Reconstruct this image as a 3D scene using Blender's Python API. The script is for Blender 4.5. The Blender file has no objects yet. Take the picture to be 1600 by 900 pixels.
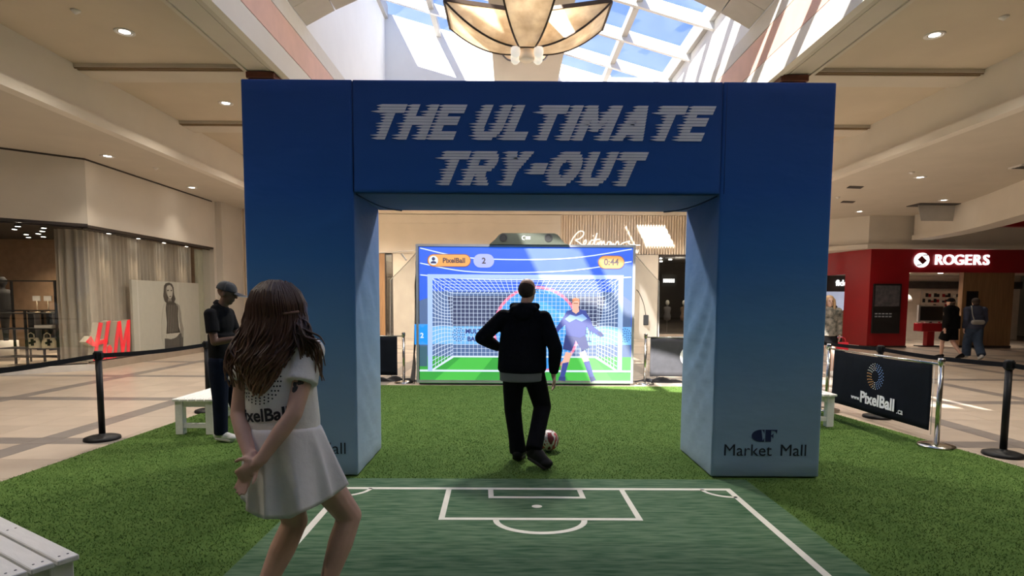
import bpy, bmesh, math, random
import numpy as np
from mathutils import Vector, Matrix, Euler
random.seed(7)
R = math.radians
S = bpy.context.scene
COL = S.collection

# ------------------------------------------------------------------ camera
cam_d = bpy.data.cameras.new('camera')
cam = bpy.data.objects.new('camera', cam_d)
COL.objects.link(cam)
cam_d.sensor_width = 36.0
cam_d.lens = 900.0 / 1600.0 * 36.0
cam_d.shift_y = (539.0 - 450.0) / 1600.0
cam_d.clip_start = 0.05
cam_d.clip_end = 300
cam.matrix_world = (Matrix.Translation((0, 0, 1.58)) @ Matrix.Rotation(math.atan(-3 / 900), 4, 'Z')
                    @ Matrix.Rotation(math.pi / 2 - math.atan(69 / 900), 4, 'X') @ Matrix.Rotation(R(.29), 4, 'Z'))
S.camera = cam

# ------------------------------------------------------------------ sky, sun, exposure
W = bpy.data.worlds.new('sky')
S.world = W
W.use_nodes = True
wn = W.node_tree.nodes
wl = W.node_tree.links
bg = wn['Background']
w_noise = wn.new('ShaderNodeTexNoise')
w_noise.inputs['Scale'].default_value = 4.0
w_noise.inputs['Detail'].default_value = 6.0
w_ramp = wn.new('ShaderNodeValToRGB')
w_ramp.color_ramp.elements[0].position = .42
w_ramp.color_ramp.elements[0].color = (.10, .225, .60, 1)
w_ramp.color_ramp.elements[1].position = .72
w_ramp.color_ramp.elements[1].color = (.42, .55, .80, 1)
w_tc = wn.new('ShaderNodeTexCoord')
wl.new(w_tc.outputs['Generated'], w_noise.inputs['Vector'])
wl.new(w_noise.outputs['Fac'], w_ramp.inputs['Fac'])
wl.new(w_ramp.outputs['Color'], bg.inputs['Color'])
bg.inputs['Strength'].default_value = .85

sun_d = bpy.data.lights.new('sun', 'SUN')
sun_d.energy = 11.0
sun_d.angle = R(.5)
sun_d.color = (1, .95, .87)
sun = bpy.data.objects.new('sun', sun_d)
COL.objects.link(sun)
sun.location = (-6, -12, 14)
sun.rotation_euler = Vector((.51, 1.1, -1)).to_track_quat('-Z', 'Y').to_euler()

S.view_settings.view_transform = 'Standard'
S.view_settings.look = 'None'
S.view_settings.gamma = 1.0
S.view_settings.use_curve_mapping = False
S.view_settings.exposure = 1.03

DOWNLIGHT_W = 62.0
CUP_W = 110.0

# ------------------------------------------------------------------ helpers
def link(o, parent=None):
    COL.objects.link(o)
    if parent is not None:
        o.parent = parent
    return o

def tag(o, label=None, cat=None, group=None, kind=None):
    if label: o['label'] = label
    if cat: o['category'] = cat
    if group: o['group'] = group
    if kind: o['kind'] = kind
    return o

ORG = {}
def thing(name, label, cat, loc=(0, 0, 0), group=None, rz=0.0):
    o = bpy.data.objects.new(name, None)
    o.empty_display_size = .2
    link(o)
    o.location = loc
    o.rotation_euler = (0, 0, rz)
    ORG[o.name] = Vector(loc) if rz == 0 else Vector((0, 0, 0))
    return tag(o, label, cat, group)

MATS = {}
def mat(name, col, rough=.6, metal=0.0, var=.06, scale=6.0, bump=0.0, bscale=80.0, emit=None, estr=0.0,
        col2=None, alpha=1.0, sheen=0.0, spec=None, stretch=None, trans=0.0):
    if name in MATS: return MATS[name]
    m = bpy.data.materials.new(name)
    m.use_nodes = True
    nt = m.node_tree; n = nt.nodes; l = nt.links
    b = n['Principled BSDF']
    tc = n.new('ShaderNodeTexCoord')
    mp = n.new('ShaderNodeMapping')
    l.new(tc.outputs['Object'], mp.inputs['Vector'])
    if stretch: mp.inputs['Scale'].default_value = stretch
    nz = n.new('ShaderNodeTexNoise')
    nz.inputs['Scale'].default_value = scale
    nz.inputs['Detail'].default_value = 5.0
    l.new(mp.outputs['Vector'], nz.inputs['Vector'])
    rp = n.new('ShaderNodeValToRGB')
    c2 = col2 if col2 else tuple(min(1, c * (1 + var)) for c in col)
    c1 = col if col2 else tuple(c * (1 - var) for c in col)
    rp.color_ramp.elements[0].color = (*c1, 1); rp.color_ramp.elements[0].position = .32
    rp.color_ramp.elements[1].color = (*c2, 1); rp.color_ramp.elements[1].position = .68
    l.new(nz.outputs['Fac'], rp.inputs['Fac'])
    l.new(rp.outputs['Color'], b.inputs['Base Color'])
    b.inputs['Roughness'].default_value = rough
    b.inputs['Metallic'].default_value = metal
    b.inputs['Alpha'].default_value = alpha
    if sheen: b.inputs['Sheen Weight'].default_value = sheen
    if trans: b.inputs['Transmission Weight'].default_value = trans
    if spec is not None: b.inputs['Specular IOR Level'].default_value = spec
    if bump:
        n2 = n.new('ShaderNodeTexNoise'); n2.inputs['Scale'].default_value = bscale; n2.inputs['Detail'].default_value = 4
        l.new(mp.outputs['Vector'], n2.inputs['Vector'])
        bp = n.new('ShaderNodeBump'); bp.inputs['Strength'].default_value = bump; bp.inputs['Distance'].default_value = .01
        l.new(n2.outputs['Fac'], bp.inputs['Height']); l.new(bp.outputs['Normal'], b.inputs['Normal'])
    if emit is not None:
        b.inputs['Emission Color'].default_value = (*emit, 1)
        b.inputs['Emission Strength'].default_value = estr
    MATS[name] = m
    return m

def srgb(r, g, b):
    f = lambda c: (c / 255 / 12.92) if c / 255 <= .04045 else ((c / 255 + .055) / 1.055) ** 2.4
    return (f(r), f(g), f(b))

class MB:
    """collects shapes and links them as one mesh object"""
    def __init__(s): s.v = []; s.f = []; s.smooth = []
    def add(s, vs, fs, smooth=False):
        o = len(s.v); s.v += [tuple(v) for v in vs]
        for f in fs: s.f.append([i + o for i in f]); s.smooth.append(smooth)
        return s
    def box(s, x0, x1, y0, y1, z0, z1):
        vs = [(x, y, z) for z in (z0, z1) for y in (y0, y1) for x in (x0, x1)]
        return s.add(vs, [(0, 2, 3, 1), (4, 5, 7, 6), (0, 1, 5, 4), (2, 6, 7, 3), (0, 4, 6, 2), (1, 3, 7, 5)])
    def bar(s, a, b, w, h, up=(0, 0, 1)):
        """square bar from a to b, w across, h along up"""
        a = Vector(a); b = Vector(b); d = (b - a).normalized(); u = Vector(up)
        sd = d.cross(u).normalized(); u = sd.cross(d).normalized()
        vs = []
        for p in (a, b):
            for i, j in ((-1, -1), (1, -1), (1, 1), (-1, 1)): vs.append(p + sd * (w / 2 * i) + u * (h / 2 * j))
        return s.add(vs, [(3, 2, 1, 0), (4, 5, 6, 7), (0, 1, 5, 4), (1, 2, 6, 5), (2, 3, 7, 6), (3, 0, 4, 7)])
    def tube(s, pts, r, n=8, cap=True):
        pts = [Vector(p) for p in pts]; rs = r if isinstance(r, (list, tuple)) else [r] * len(pts)
        vs = []; ref = None
        for i, p in enumerate(pts):
            d = (pts[min(i + 1, len(pts) - 1)] - pts[max(i - 1, 0)]).normalized()
            if ref is None: ref = d.orthogonal().normalized()
            ref = (ref - d * ref.dot(d)).normalized(); bn = d.cross(ref)
            for k in range(n):
                a = 2 * math.pi * k / n
                vs.append(p + (ref * math.cos(a) + bn * math.sin(a)) * rs[i])
        fs = [(i * n + k, i * n + (k + 1) % n, (i + 1) * n + (k + 1) % n, (i + 1) * n + k) for i in range(len(pts) - 1) for k in range(n)]
        if cap: fs += [tuple(range(n))[::-1], tuple((len(pts) - 1) * n + k for k in range(n))]
        return s.add(vs, fs, True)
    def lathe(s, prof, c=(0, 0, 0), n=32):
        vs = []; fs = []
        for r, z in prof:
            for k in range(n):
                a = 2 * math.pi * k / n; vs.append((c[0] + r * math.cos(a), c[1] + r * math.sin(a), c[2] + z))
        m = len(prof)
        for i in range(m - 1):
            for k in range(n): fs.append((i * n + k, i * n + (k + 1) % n, (i + 1) * n + (k + 1) % n, (i + 1) * n + k))
        fs.append(tuple(range(n))[::-1]); fs.append(tuple((m - 1) * n + k for k in range(n)))
        return s.add(vs, fs, True)
    def prism(s, pts, y0, y1):
        """polygon in XZ given as (x,z), extruded along Y"""
        n = len(pts)
        vs = [(x, y0, z) for x, z in pts] + [(x, y1, z) for x, z in pts]
        fs = [tuple(range(n)), tuple(range(n, 2 * n))[::-1]] + [(i, i + n, (i + 1) % n + n, (i + 1) % n) for i in range(n)]
        return s.add(vs, fs)
    def slab(s, pts, z0, z1):
        n = len(pts)
        vs = [(x, y, z0) for x, y in pts] + [(x, y, z1) for x, y in pts]
        fs = [tuple(range(n))[::-1], tuple(range(n, 2 * n))] + [(i, (i + 1) % n, (i + 1) % n + n, i + n) for i in range(n)]
        return s.add(vs, fs)
    def quad(s, a, b, c, d): return s.add([a, b, c, d], [(0, 1, 2, 3)])
    def grid(s, fn, nu, nv, smooth=True):
        vs = [fn(i / nu, j / nv) for j in range(nv + 1) for i in range(nu + 1)]
        return s.add(vs, [(j * (nu + 1) + i, j * (nu + 1) + i + 1, (j + 1) * (nu + 1) + i + 1, (j + 1) * (nu + 1) + i) for j in range(nv) for i in range(nu)], smooth)
    def mesh(s, name, off=None):
        me = bpy.data.meshes.new(name)
        v = s.v if off is None else [(a - off[0], b - off[1], c - off[2]) for a, b, c in s.v]
        me.from_pydata(v, [], s.f)
        me.polygons.foreach_set('use_smooth', s.smooth)
        me.validate(); me.update()
        bm = bmesh.new(); bm.from_mesh(me); bmesh.ops.recalc_face_normals(bm, faces=bm.faces); bm.to_mesh(me); bm.free()
        return me
    def build(s, name, m, parent=None, bevel=0.0, solid=0.0, local=False, seg=1, autosmooth=True):
        off = None
        if parent is not None and not local: off = ORG.get(parent.name)
        o = bpy.data.objects.new(name, s.mesh(name, off))
        link(o, parent)
        if parent is not None: ORG[o.name] = ORG.get(parent.name, Vector((0, 0, 0)))
        o.data.materials.append(m)
        if solid:
            md = o.modifiers.new('solid', 'SOLIDIFY'); md.thickness = solid; md.offset = 0
        if bevel:
            md = o.modifiers.new('bevel', 'BEVEL'); md.width = bevel; md.segments = seg; md.limit_method = 'ANGLE'
        return o

NS = [0]
def struct(o): o['kind'] = 'structure'; return o

def copy_tree(o, parent=None):
    c = o.copy(); link(c); c.parent = parent
    if parent is not None: c.matrix_parent_inverse = o.matrix_parent_inverse
    ORG[c.name] = ORG.get(o.name, Vector((0, 0, 0)))
    for ch in list(o.children): copy_tree(ch, c)
    return c

def text_mesh(body, size=1.0, extrude=.005, bold=0.0, shear=0.0, spacing=1.0, align='CENTER', bevel=0.0):
    """built-in vector font as a mesh in XY, thickness along Z"""
    cu = bpy.data.curves.new('lettering', 'FONT')
    cu.body = body; cu.size = size; cu.extrude = extrude; cu.offset = bold; cu.shear = shear
    cu.space_character = spacing; cu.align_x = align; cu.align_y = 'CENTER'; cu.resolution_u = 4
    cu.bevel_depth = bevel
    ob = bpy.data.objects.new('lettering', cu); COL.objects.link(ob)
    bpy.context.view_layer.update()
    dg = bpy.context.evaluated_depsgraph_get()
    me = bpy.data.meshes.new_from_object(ob.evaluated_get(dg))
    bpy.data.objects.remove(ob); bpy.data.curves.remove(cu)
    return me

def put_text(name, body, m, parent, loc, rot=(math.pi / 2, 0, 0), **k):
    me = text_mesh(body, **k)
    me.materials.clear(); me.materials.append(m)
    M = Matrix.Translation(Vector(loc) - (ORG.get(parent.name, Vector((0, 0, 0))) if parent else Vector((0, 0, 0)))) @ Euler(rot).to_matrix().to_4x4()
    me.transform(M)
    me.name = name
    o = bpy.data.objects.new(name, me); link(o, parent)
    if parent: ORG[o.name] = ORG.get(parent.name, Vector((0, 0, 0)))
    return o

# ------------------------------------------------------------------ materials of the place
M_ceil = mat('ceiling_paint', (.60, .545, .46), .9, var=.03, scale=1.5)
M_ceil2 = mat('coffer_paint', (.58, .50, .385), .9, var=.04, scale=1.2)
M_cream = mat('cream_paint', (.74, .69, .61), .85, var=.02, scale=2)
M_plaster = mat('white_plaster', (.84, .84, .83), .9, var=.015, scale=2)
M_strip = mat('dark_brown_strip', (.23, .155, .075), .6)
M_pink = mat('salmon_paint', (.74, .47, .38), .8, var=.05, scale=3)
M_beigeband = mat('beige_band', (.70, .66, .59), .85, var=.02)
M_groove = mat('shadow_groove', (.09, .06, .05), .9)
M_fascia = mat('fascia_beige', (.66, .615, .54), .8, var=.03, scale=1.5)
M_brown = mat('brown_wood', (.13, .035, .02), .5, var=.2, scale=8)
M_white = mat('white_frame', (.86, .86, .85), .5, var=.01)
M_grey = mat('grey_metal', (.48, .46, .43), .5, var=.03)
M_tile = mat('beige_floor_tile', (.49, .405, .325), .32, var=.07, scale=2.2, spec=.4)
M_tileg = mat('grey_floor_tile', (.235, .205, .185), .32, var=.07, scale=3, spec=.4)
M_grout = mat('floor_grout', (.26, .22, .18), .9)
M_dark = mat('dark_interior', (.035, .03, .027), .8, var=.2)

def tile_random(m, amt):
    nt = m.node_tree; n = nt.nodes; l = nt.links
    b = n['Principled BSDF']; src = b.inputs['Base Color'].links[0].from_socket
    oi = n.new('ShaderNodeObjectInfo'); mr = n.new('ShaderNodeMapRange')
    mr.inputs['To Min'].default_value = 1 - amt; mr.inputs['To Max'].default_value = 1 + amt
    l.new(oi.outputs['Random'], mr.inputs['Value'])
    hs = n.new('ShaderNodeHueSaturation'); l.new(mr.outputs['Result'], hs.inputs['Value']); l.new(src, hs.inputs['Color'])
    l.new(hs.outputs['Color'], b.inputs['Base Color'])
tile_random(M_tile, .07); tile_random(M_tileg, .07)

def glass_mat(name, tint=(1, 1, 1), refl=.06, rough=.02):
    m = bpy.data.materials.new(name); m.use_nodes = True
    nt = m.node_tree; n = nt.nodes; l = nt.links
    n.remove(n['Principled BSDF'])
    tr = n.new('ShaderNodeBsdfTransparent'); tr.inputs['Color'].default_value = (*tint, 1)
    gl = n.new('ShaderNodeBsdfGlossy'); gl.inputs['Roughness'].default_value = rough
    nz = n.new('ShaderNodeTexNoise'); nz.inputs['Scale'].default_value = 2
    mr = n.new('ShaderNodeMapRange'); mr.inputs['To Min'].default_value = refl * .85; mr.inputs['To Max'].default_value = refl * 1.15
    l.new(nz.outputs['Fac'], mr.inputs['Value'])
    mx = n.new('ShaderNodeMixShader'); l.new(mr.outputs['Result'], mx.inputs['Fac'])
    l.new(tr.outputs['BSDF'], mx.inputs[1]); l.new(gl.outputs['BSDF'], mx.inputs[2])
    l.new(mx.outputs['Shader'], n['Material Output'].inputs['Surface'])
    return m
M_skyglass = glass_mat('skylight_glass', (.97, .98, 1), .05)
M_shopglass = glass_mat('shop_glass', (.93, .95, .93), .13)

# ------------------------------------------------------------------ floor
fb = MB(); fb.box(-18, 26, -9.5, 31, -.30, -.006)
floor = struct(fb.build('floor', M_grout))
def turf_l(y): return -4.36 + .033 * (y - 4.84)
def turf_r(y): return 4.96 - .125 * (y - 5.1)
PER = 2.73
TS = (PER - .28) / 4
def axis(lo, hi, start):
    """intervals (a, b, is_band) of the tile grid along one axis"""
    out = []; k = math.floor((lo - start) / PER) - 1
    while True:
        a = start + k * PER
        if a > hi: break
        out.append((a, a + .28, True))
        for i in range(4): out.append((a + .28 + i * TS, a + .28 + (i + 1) * TS, False))
        k += 1
    return [q for q in out if q[0] >= lo and q[1] <= hi]
AX = axis(-13.5, 21.5, -5.32); AY = axis(-3, 27.5, 6.19)
cells = []
for x0, x1, bx in AX:
    for y0, y1, by in AY:
        cx, cy = (x0 + x1) / 2, (y0 + y1) / 2
        if cy < 10.2 and turf_l(cy) + .45 < cx < turf_r(cy) - .45: continue
        cells.append((x0, x1, y0, y1, bx or by, cx, cy))
def seen(c):
    cx, cy = c[5], c[6]
    if cy < 4 or abs(cx) / cy > .93: return False
    if cx < -8.6 or cx > 12 or cy > 13: return False
    if -4.2 < cx < 4.5: return False
    return True
vis = sorted([c for c in cells if seen(c)], key=lambda c: c[6])[:300]
vs_ = set(id(c) for c in vis)
tmesh = {}
rest = {True: MB(), False: MB()}
for c in cells:
    x0, x1, y0, y1, band, cx, cy = c
    if id(c) in vs_:
        key = (round(x1 - x0, 3), round(y1 - y0, 3), band)
        if key not in tmesh:
            q = MB(); hx, hy = (x1 - x0) / 2 - .002, (y1 - y0) / 2 - .002
            q.box(-hx, hx, -hy, hy, -.008, 0)
            me = q.mesh('tile'); me.materials.append(M_tileg if band else M_tile); tmesh[key] = me
        o = bpy.data.objects.new('tile', tmesh[key]); link(o, floor); o.location = (cx, cy, 0)
    else:
        rest[band].box(x0 + .002, x1 - .002, y0 + .002, y1 - .002, -.008, 0)
tag(rest[False].build('tile_field', M_tile, floor), kind='stuff')
tag(rest[True].build('tile_band', M_tileg, floor), kind='stuff')

# ------------------------------------------------------------------ outer shell, ceilings
WL, WR, WN, WF = -3.81, 4.42, -.75, 18.0           # light well: left, right, near, far
q = MB(); q.box(-17.2, -17, -9.5, 31, 0, 5.6); struct(q.build('wall_left', M_fascia))
q = MB(); q.box(25, 25.2, -9.5, 31, 0, 5.6); struct(q.build('wall_right', M_fascia))
q = MB(); q.box(-17.2, 25.2, -9.5, -9.3, 0, 5.6); struct(q.build('wall_near', M_fascia))
q = MB(); q.box(-17.2, 25.2, 30.8, 31, 0, 5.6); struct(q.build('wall_far', M_fascia))
q = MB(); q.box(-17.2, -7.42, -9.5, 31, 4.6, 5.6); struct(q.build('ceiling', M_ceil))
q = MB(); q.box(8.05, 25.2, -9.5, 31, 4.6, 5.6); struct(q.build('ceiling', M_ceil))
# bulkheads with a projecting lip
q = MB(); q.box(-7.42, -7.32, -9.5, 31, 4.68, 5.6); q.box(-7.42, -7.22, -9.5, 31, 4.6, 4.76); struct(q.build('trim_1', M_cream))
q = MB(); q.box(7.95, 8.05, -9.5, 31, 4.68, 5.6); q.box(7.85, 8.05, -9.5, 31, 4.6, 4.76); struct(q.build('trim_2', M_cream))
# upper coffered ceilings either side of the well, near and far
q = MB(); q.box(-7.42, -4.4, -9.5, 31, 5.5, 5.62); struct(q.build('ceiling', M_ceil2))
q = MB(); q.box(4.95, 8.05, -9.5, 18.7, 5.5, 5.62); q.box(6.1, 8.05, 18.7, 23.35, 5.5, 5.62); q.box(4.95, 8.05, 23.35, 31, 5.5, 5.62); struct(q.build('ceiling', M_ceil2))
q = MB(); q.box(-4.5, 5.05, -9.5, WN, 5.4, 5.62); struct(q.build('ceiling', M_ceil2))
q = MB(); q.box(-4.5, 5.05, WF, 18.7, 5.4, 5.62); q.box(-4.5, 2.5, 18.7, 23.35, 5.4, 5.62); q.box(-4.5, 5.05, 23.35, 31, 5.4, 5.62); struct(q.build('ceiling', M_ceil2))
k = 0
for x0, x1 in ((-7.32, -4.46), (5.0, 7.95)):
    for yb in (-5.25, -2.2, .85, 3.9, 6.95, 9.97, 13.05, 16.1):
        q = MB(); q.box(x0, x1, yb + .12, yb + .62, 5.42, 5.52); q.box(x0, x1, yb, yb + .12, 5.44, 5.52)
        tr = struct(q.build('trim_%d' % (3 + k), M_ceil)); k += 1
        for dy in (.015, .085): q = MB(); q.box(x0, x1, yb + dy, yb + dy + .028, 5.425, 5.445); q.build('edge_strip', M_strip, tr)  # thin brown strips stand in for groove lines along the beam edge
for sx, xa in ((1, WL), (-1, WR)):
    # border beam round the well with stepped mouldings
    q = MB()
    for a, b, z in ((.125, .66, 5.40), (.125, .19, 5.38), (.24, .28, 5.39), (.60, .66, 5.375)):
        xs = sorted((xa - sx * a, xa - sx * b)); q.box(xs[0], xs[1], -9.4, 18.6, z, 5.6)
    struct(q.build('trim_%d' % (3 + k), M_ceil)); k += 1
    # painted bands of the well face
    for z0, z1, m in ((5.36, 5.765, M_cream), (5.78, 6.30, M_pink), (6.315, 6.62, M_beigeband)):
        q = MB(); xs = sorted((xa, xa - sx * .12)); q.box(xs[0], xs[1], WN, WF, z0, z1); struct(q.build('trim_%d' % (3 + k), m)); k += 1
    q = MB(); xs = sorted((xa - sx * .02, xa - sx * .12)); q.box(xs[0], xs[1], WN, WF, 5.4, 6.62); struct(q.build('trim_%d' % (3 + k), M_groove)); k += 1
# well walls above the bands
ZL, ZR = 10.12, 7.78
zg = lambda x: ZL + (ZR - ZL) * (x - WL) / (WR - WL)
q = MB(); q.box(WL - .15, WL - .001, WN - .15, WF + .15, 6.62, ZL + .3); struct(q.build('wall_well_left', M_plaster))
q = MB(); q.box(WR + .001, WR + .15, WN - .15, WF + .15, 6.62, ZR + .3); struct(q.build('wall_well_right', M_plaster))
for nm, y in (('wall_well_far', WF), ('wall_well_near', WN - .15)):
    q = MB(); q.prism([(WL - .15, 5.4), (WR + .15, 5.4), (WR + .15, ZR + .1), (WL - .15, ZL + .1)], y, y + .15); struct(q.build(nm, M_plaster))
# brown capitals under the border beam
for x0 in (-4.44, 4.52):
    q = MB(); q.box(x0, x0 + .47, 9.95, 10.5, 5.28, 5.385); q.box(x0 + .03, x0 + .44, 9.98, 10.47, 5.2, 5.28); struct(q.build('trim_%d' % (3 + k), M_brown, bevel=.008)); k += 1
# arched rib across the well, built of facing panels
rib = MB(); Rr = 8.2; hs = (WR - WL) / 2; cxr = (WR + WL) / 2
a0 = math.asin(hs / Rr); zc = 6.64 - Rr * math.cos(a0)
for i in range(14):
    t0 = -a0 + 2 * a0 * i / 14 + .0012; t1 = -a0 + 2 * a0 * (i + 1) / 14 - .0012
    p = lambda t, r: (cxr + r * math.sin(t), zc + r * math.cos(t))
    for ya, yb in ((9.75, 10.44), (10.447, 11.12)):
        rib.prism([p(t0, Rr), p(t1, Rr), p(t1, Rr + .5), p(t0, Rr + .5)], ya, yb)
struct(rib.build('trim_%d' % (3 + k), M_grey)); k += 1
# skylight
sk = MB(); sk.box(WL, WL + .10, WN, WF, ZL - .12, ZL + .25); sk.box(WR - .12, WR, WN, WF, ZR - .10, ZR + .3)
sky = struct(sk.build('window_1', M_grey))
RX = (-3.81, -2.2, .42, 2.77, 4.42)
for x in RX[1:-1]:
    q = MB(); q.box(x - .07, x + .07, WN, WF, zg(x) - .18, zg(x) + .02); q.build('rafter', M_grey, sky)
PY = [1.55 + 1.65 * i for i in range(10)]
for y in PY:
    q = MB(); q.add([(WL, y - .05, ZL - .27), (WR, y - .05, ZR - .27), (WR, y - .05, ZR), (WL, y - .05, ZL), (WL, y + .05, ZL - .27), (WR, y + .05, ZR - .27), (WR, y + .05, ZR), (WL, y + .05, ZL)],
          [(0, 1, 2, 3), (7, 6, 5, 4), (0, 4, 5, 1), (3, 2, 6, 7), (0, 3, 7, 4), (1, 5, 6, 2)])
    q.build('purlin', M_white, sky)
ys = [WN] + PY + [WF]
for i in range(4):
    for j in range(len(ys) - 1):
        xa, xb, ya, yb = RX[i] + .02, RX[i + 1] - .02, ys[j] + .02, ys[j + 1] - .02
        if yb - ya < .1: continue
        q = MB(); q.quad((xa, ya, zg(xa) + .03), (xb, ya, zg(xb) + .03), (xb, yb, zg(xb) + .03), (xa, yb, zg(xa) + .03)); q.build('pane', M_skyglass, sky)
# ridge beam the big lamp hangs from
q = MB(); q.box(-.49, 1.33, WN, WF, 7.85, 8.6); q.box(-.20, 1.04, WN, WF, 7.83, 7.86); struct(q.build('trim_%d' % (3 + k), M_ceil)); k += 1
# second skylight beyond, over the far crossing
SX0, SX1, SY0, SY1 = 2.6, 6.0, 18.8, 23.25
q = MB()
q.box(SX0 - .1, SX0, SY0, SY1, 5.4, 8.6); q.box(SX1, SX1 + .1, SY0, SY1, 5.4, 8.6); q.box(SX0, SX1, SY0 - .1, SY0, 5.4, 8.6); q.box(SX0, SX1, SY1, SY1 + .1, 5.4, 8.6)
struct(q.build('wall_well_second', M_plaster))
q = MB()
for x in (SX0 - .05, 2.8, 5.9): q.box(x, x + (.34 if x == 2.8 else .1), SY0, SY1, 8.5, 8.7)
sky2 = struct(q.build('window_2', M_white))
for xa, xb in ((2.65, 2.8), (3.14, 5.9)):
    q = MB(); q.quad((xa, SY0, 8.6), (xb, SY0, 8.6), (xb, SY1, 8.6), (xa, SY1, 8.6)); q.build('pane', M_skyglass, sky2)
# ------------------------------------------------------------------ shop fronts
M_gl_frame = mat('dark_metal_frame', (.07, .06, .055), .4, metal=.6)
M_red = mat('red_cladding', (.33, .006, .012), .35, var=.05, scale=2)
M_oak = mat('oak_panel', (.30, .17, .08), .55, var=.16, scale=3, stretch=(6, 6, .5))
M_slat = mat('pale_wood_slat', (.78, .67, .53), .6, var=.1, scale=5, stretch=(4, 4, .4))
M_kerb = mat('white_kerb', (.72, .69, .65), .5)
M_curtain = mat('grey_beige_curtain', (.50, .45, .385), .9, var=.06, scale=9, stretch=(3, 3, .5))
M_glow = mat('lit_lamp_lens', (1, .95, .88), .4, emit=(1, .93, .82), estr=9.0)
M_glow2 = mat('white_sign_face', (.95, .95, .95), .4, emit=(1, 1, 1), estr=.75)
M_black = mat('black_plastic', (.012, .012, .013), .45, var=.15)
M_steel = mat('polished_steel', (.62, .60, .56), .18, metal=1.0, var=.05)
M_stone = mat('stone_sill', (.33, .27, .21), .5, var=.08, scale=4)

def room_light(loc, w, size, name='shop_light', col=(1, .88, .72)):
    d = bpy.data.lights.new(name, 'POINT'); d.energy = w; d.shadow_soft_size = size; d.color = col
    o = bpy.data.objects.new(name, d); link(o); o.location = loc; return o

# ---- clothes shop on the left: chamfered corner, fascia, glazing
HX, HY0, HY1 = -9.2, 12.72, 18.05
A = (-12.9, 9.6); Bc = (HX, HY0); Cc = (HX, HY1)
def wall_seg(p, q_, t, z0, z1, mb):
    d = (Vector(q_) - Vector(p)).normalized(); n = Vector((-d.y, d.x)) * t
    pts = [p, q_, (q_[0] + n.x, q_[1] + n.y), (p[0] + n.x, p[1] + n.y)]
    mb.slab(pts, z0, z1)
q = MB(); wall_seg(A, (HX - .004, HY0 - .003), .35, 3.2, 4.56, q); struct(q.build('wall_shop_corner', M_fascia))
q = MB(); wall_seg(Bc, Cc, .35, 3.18, 4.56, q); struct(q.build('wall_shop_side', M_fascia))
q = MB(); wall_seg(A, Bc, .36, 4.56, 4.6, q); wall_seg(Bc, Cc, .36, 4.56, 4.6, q); wall_seg(A, Bc, .1, 3.14, 3.2, q); wall_seg(Bc, Cc, .1, 3.12, 3.18, q)
struct(q.build('trim_80', M_gl_frame))
q = MB(); wall_seg(A, Bc, .3, 0, .13, q); struct(q.build('trim_81', M_kerb))
q = MB(); wall_seg(Bc, Cc, .3, 0, .16, q); struct(q.build('trim_82', M_stone))
# glazing: panes with slim joints
def panes(p, q_, n, z0, z1, num, inset=.12, ends=False):
    fr = MB(); P = Vector(p); Q = Vector(q_); d = (Q - P); nn = Vector((-d.y, d.x)).normalized() * inset
    for i in (range(n + 1) if ends else ()):
        c = P + d * i / n + nn; fr.box(c.x - .006, c.x + .006, c.y - .006, c.y + .006, z0, z1)
    for z in (z0, z1 - .03): fr.bar((*(P + nn), z + .015), (*(Q + nn), z + .015), .03, .03)
    w = struct(fr.build('window_%d' % num, M_gl_frame))
    for i in range(n):
        a = P + d * (i / n + .004) + nn; b = P + d * ((i + 1) / n - .004) + nn
        m = MB(); m.quad((a.x, a.y, z0), (b.x, b.y, z0), (b.x, b.y, z1), (a.x, a.y, z1)); m.build('pane', M_shopglass, w)
    return w
panes(A, Bc, 3, .13, 3.14, 3)
panes(Bc, (HX, HY1 - .02), 3, .16, 3.12, 4)
# inside of the clothes shop
q = MB(); q.slab([(-16.5, 9.9), (-13.1, 9.95), (-9.62, 12.95), (-9.62, 18.2), (-16.5, 18.2)], 3.42, 3.5); struct(q.build('ceiling_shop', M_dark))
M_shopwall = mat('shop_back_wall', (.42, .28, .18), .9, var=.1)
q = MB(); q.box(-16.6, -9.6, 18.2, 18.35, 0, 3.42); q.box(-16.6, -16.45, 9.2, 18.3, 0, 3.42); struct(q.build('wall_shop_back', M_shopwall))
# return wall and ribbed timber wall past the shop
q = MB(); q.box(HX - .35, HX, 18.05, 18.2, 0, 4.6); q.box(-9.0 - .2, -9.0, 18.2, 19.6, 0, 4.6); struct(q.build('wall_return', M_fascia))
q = MB(); q.box(-9.2, -4.6, 19.6, 19.7, 0, 4.6); wr = struct(q.build('wall_ribbed', M_slat))
rb = MB()
for i in range(56): rb.box(-9.0 + i * .078, -8.955 + i * .078, 19.56, 19.605, 0, 4.58)
tag(rb.build('timber_rib', M_slat, wr), kind='stuff')

# ---- far shop front
FY = 24.0
q = MB(); q.box(-9.5, 2.06, FY, FY + .4, 3.5, 4.75); q.box(-9.5, 12, FY - .05, FY + .4, 5.12, 5.4); q.box(-9.5, 2.06, FY - .03, FY + .4, 4.75, 5.1); struct(q.build('wall_far_fascia', M_fascia))
q = MB(); q.box(2.06, 7.2, FY + .08, FY + .4, 3.52, 5.12); wf = struct(q.build('wall_far_slats', M_slat))
sl = MB()
for i in range(46): sl.box(2.07 + i * .1116, 2.125 + i * .1116, FY, FY + .09, 3.52, 5.1)
tag(sl.build('slat', M_slat, wf), kind='stuff')
q = MB(); q.box(7.2, 12, FY, FY + .4, 3.52, 5.12); struct(q.build('wall_far_right', M_fascia))
M_panel = mat('pale_panel', (.66, .61, .52), .8, var=.04, scale=2)
q = MB(); q.box(-9.5, -5.2, FY, FY + .3, 0, 3.5); struct(q.build('wall_far_pier', M_oak))
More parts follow.
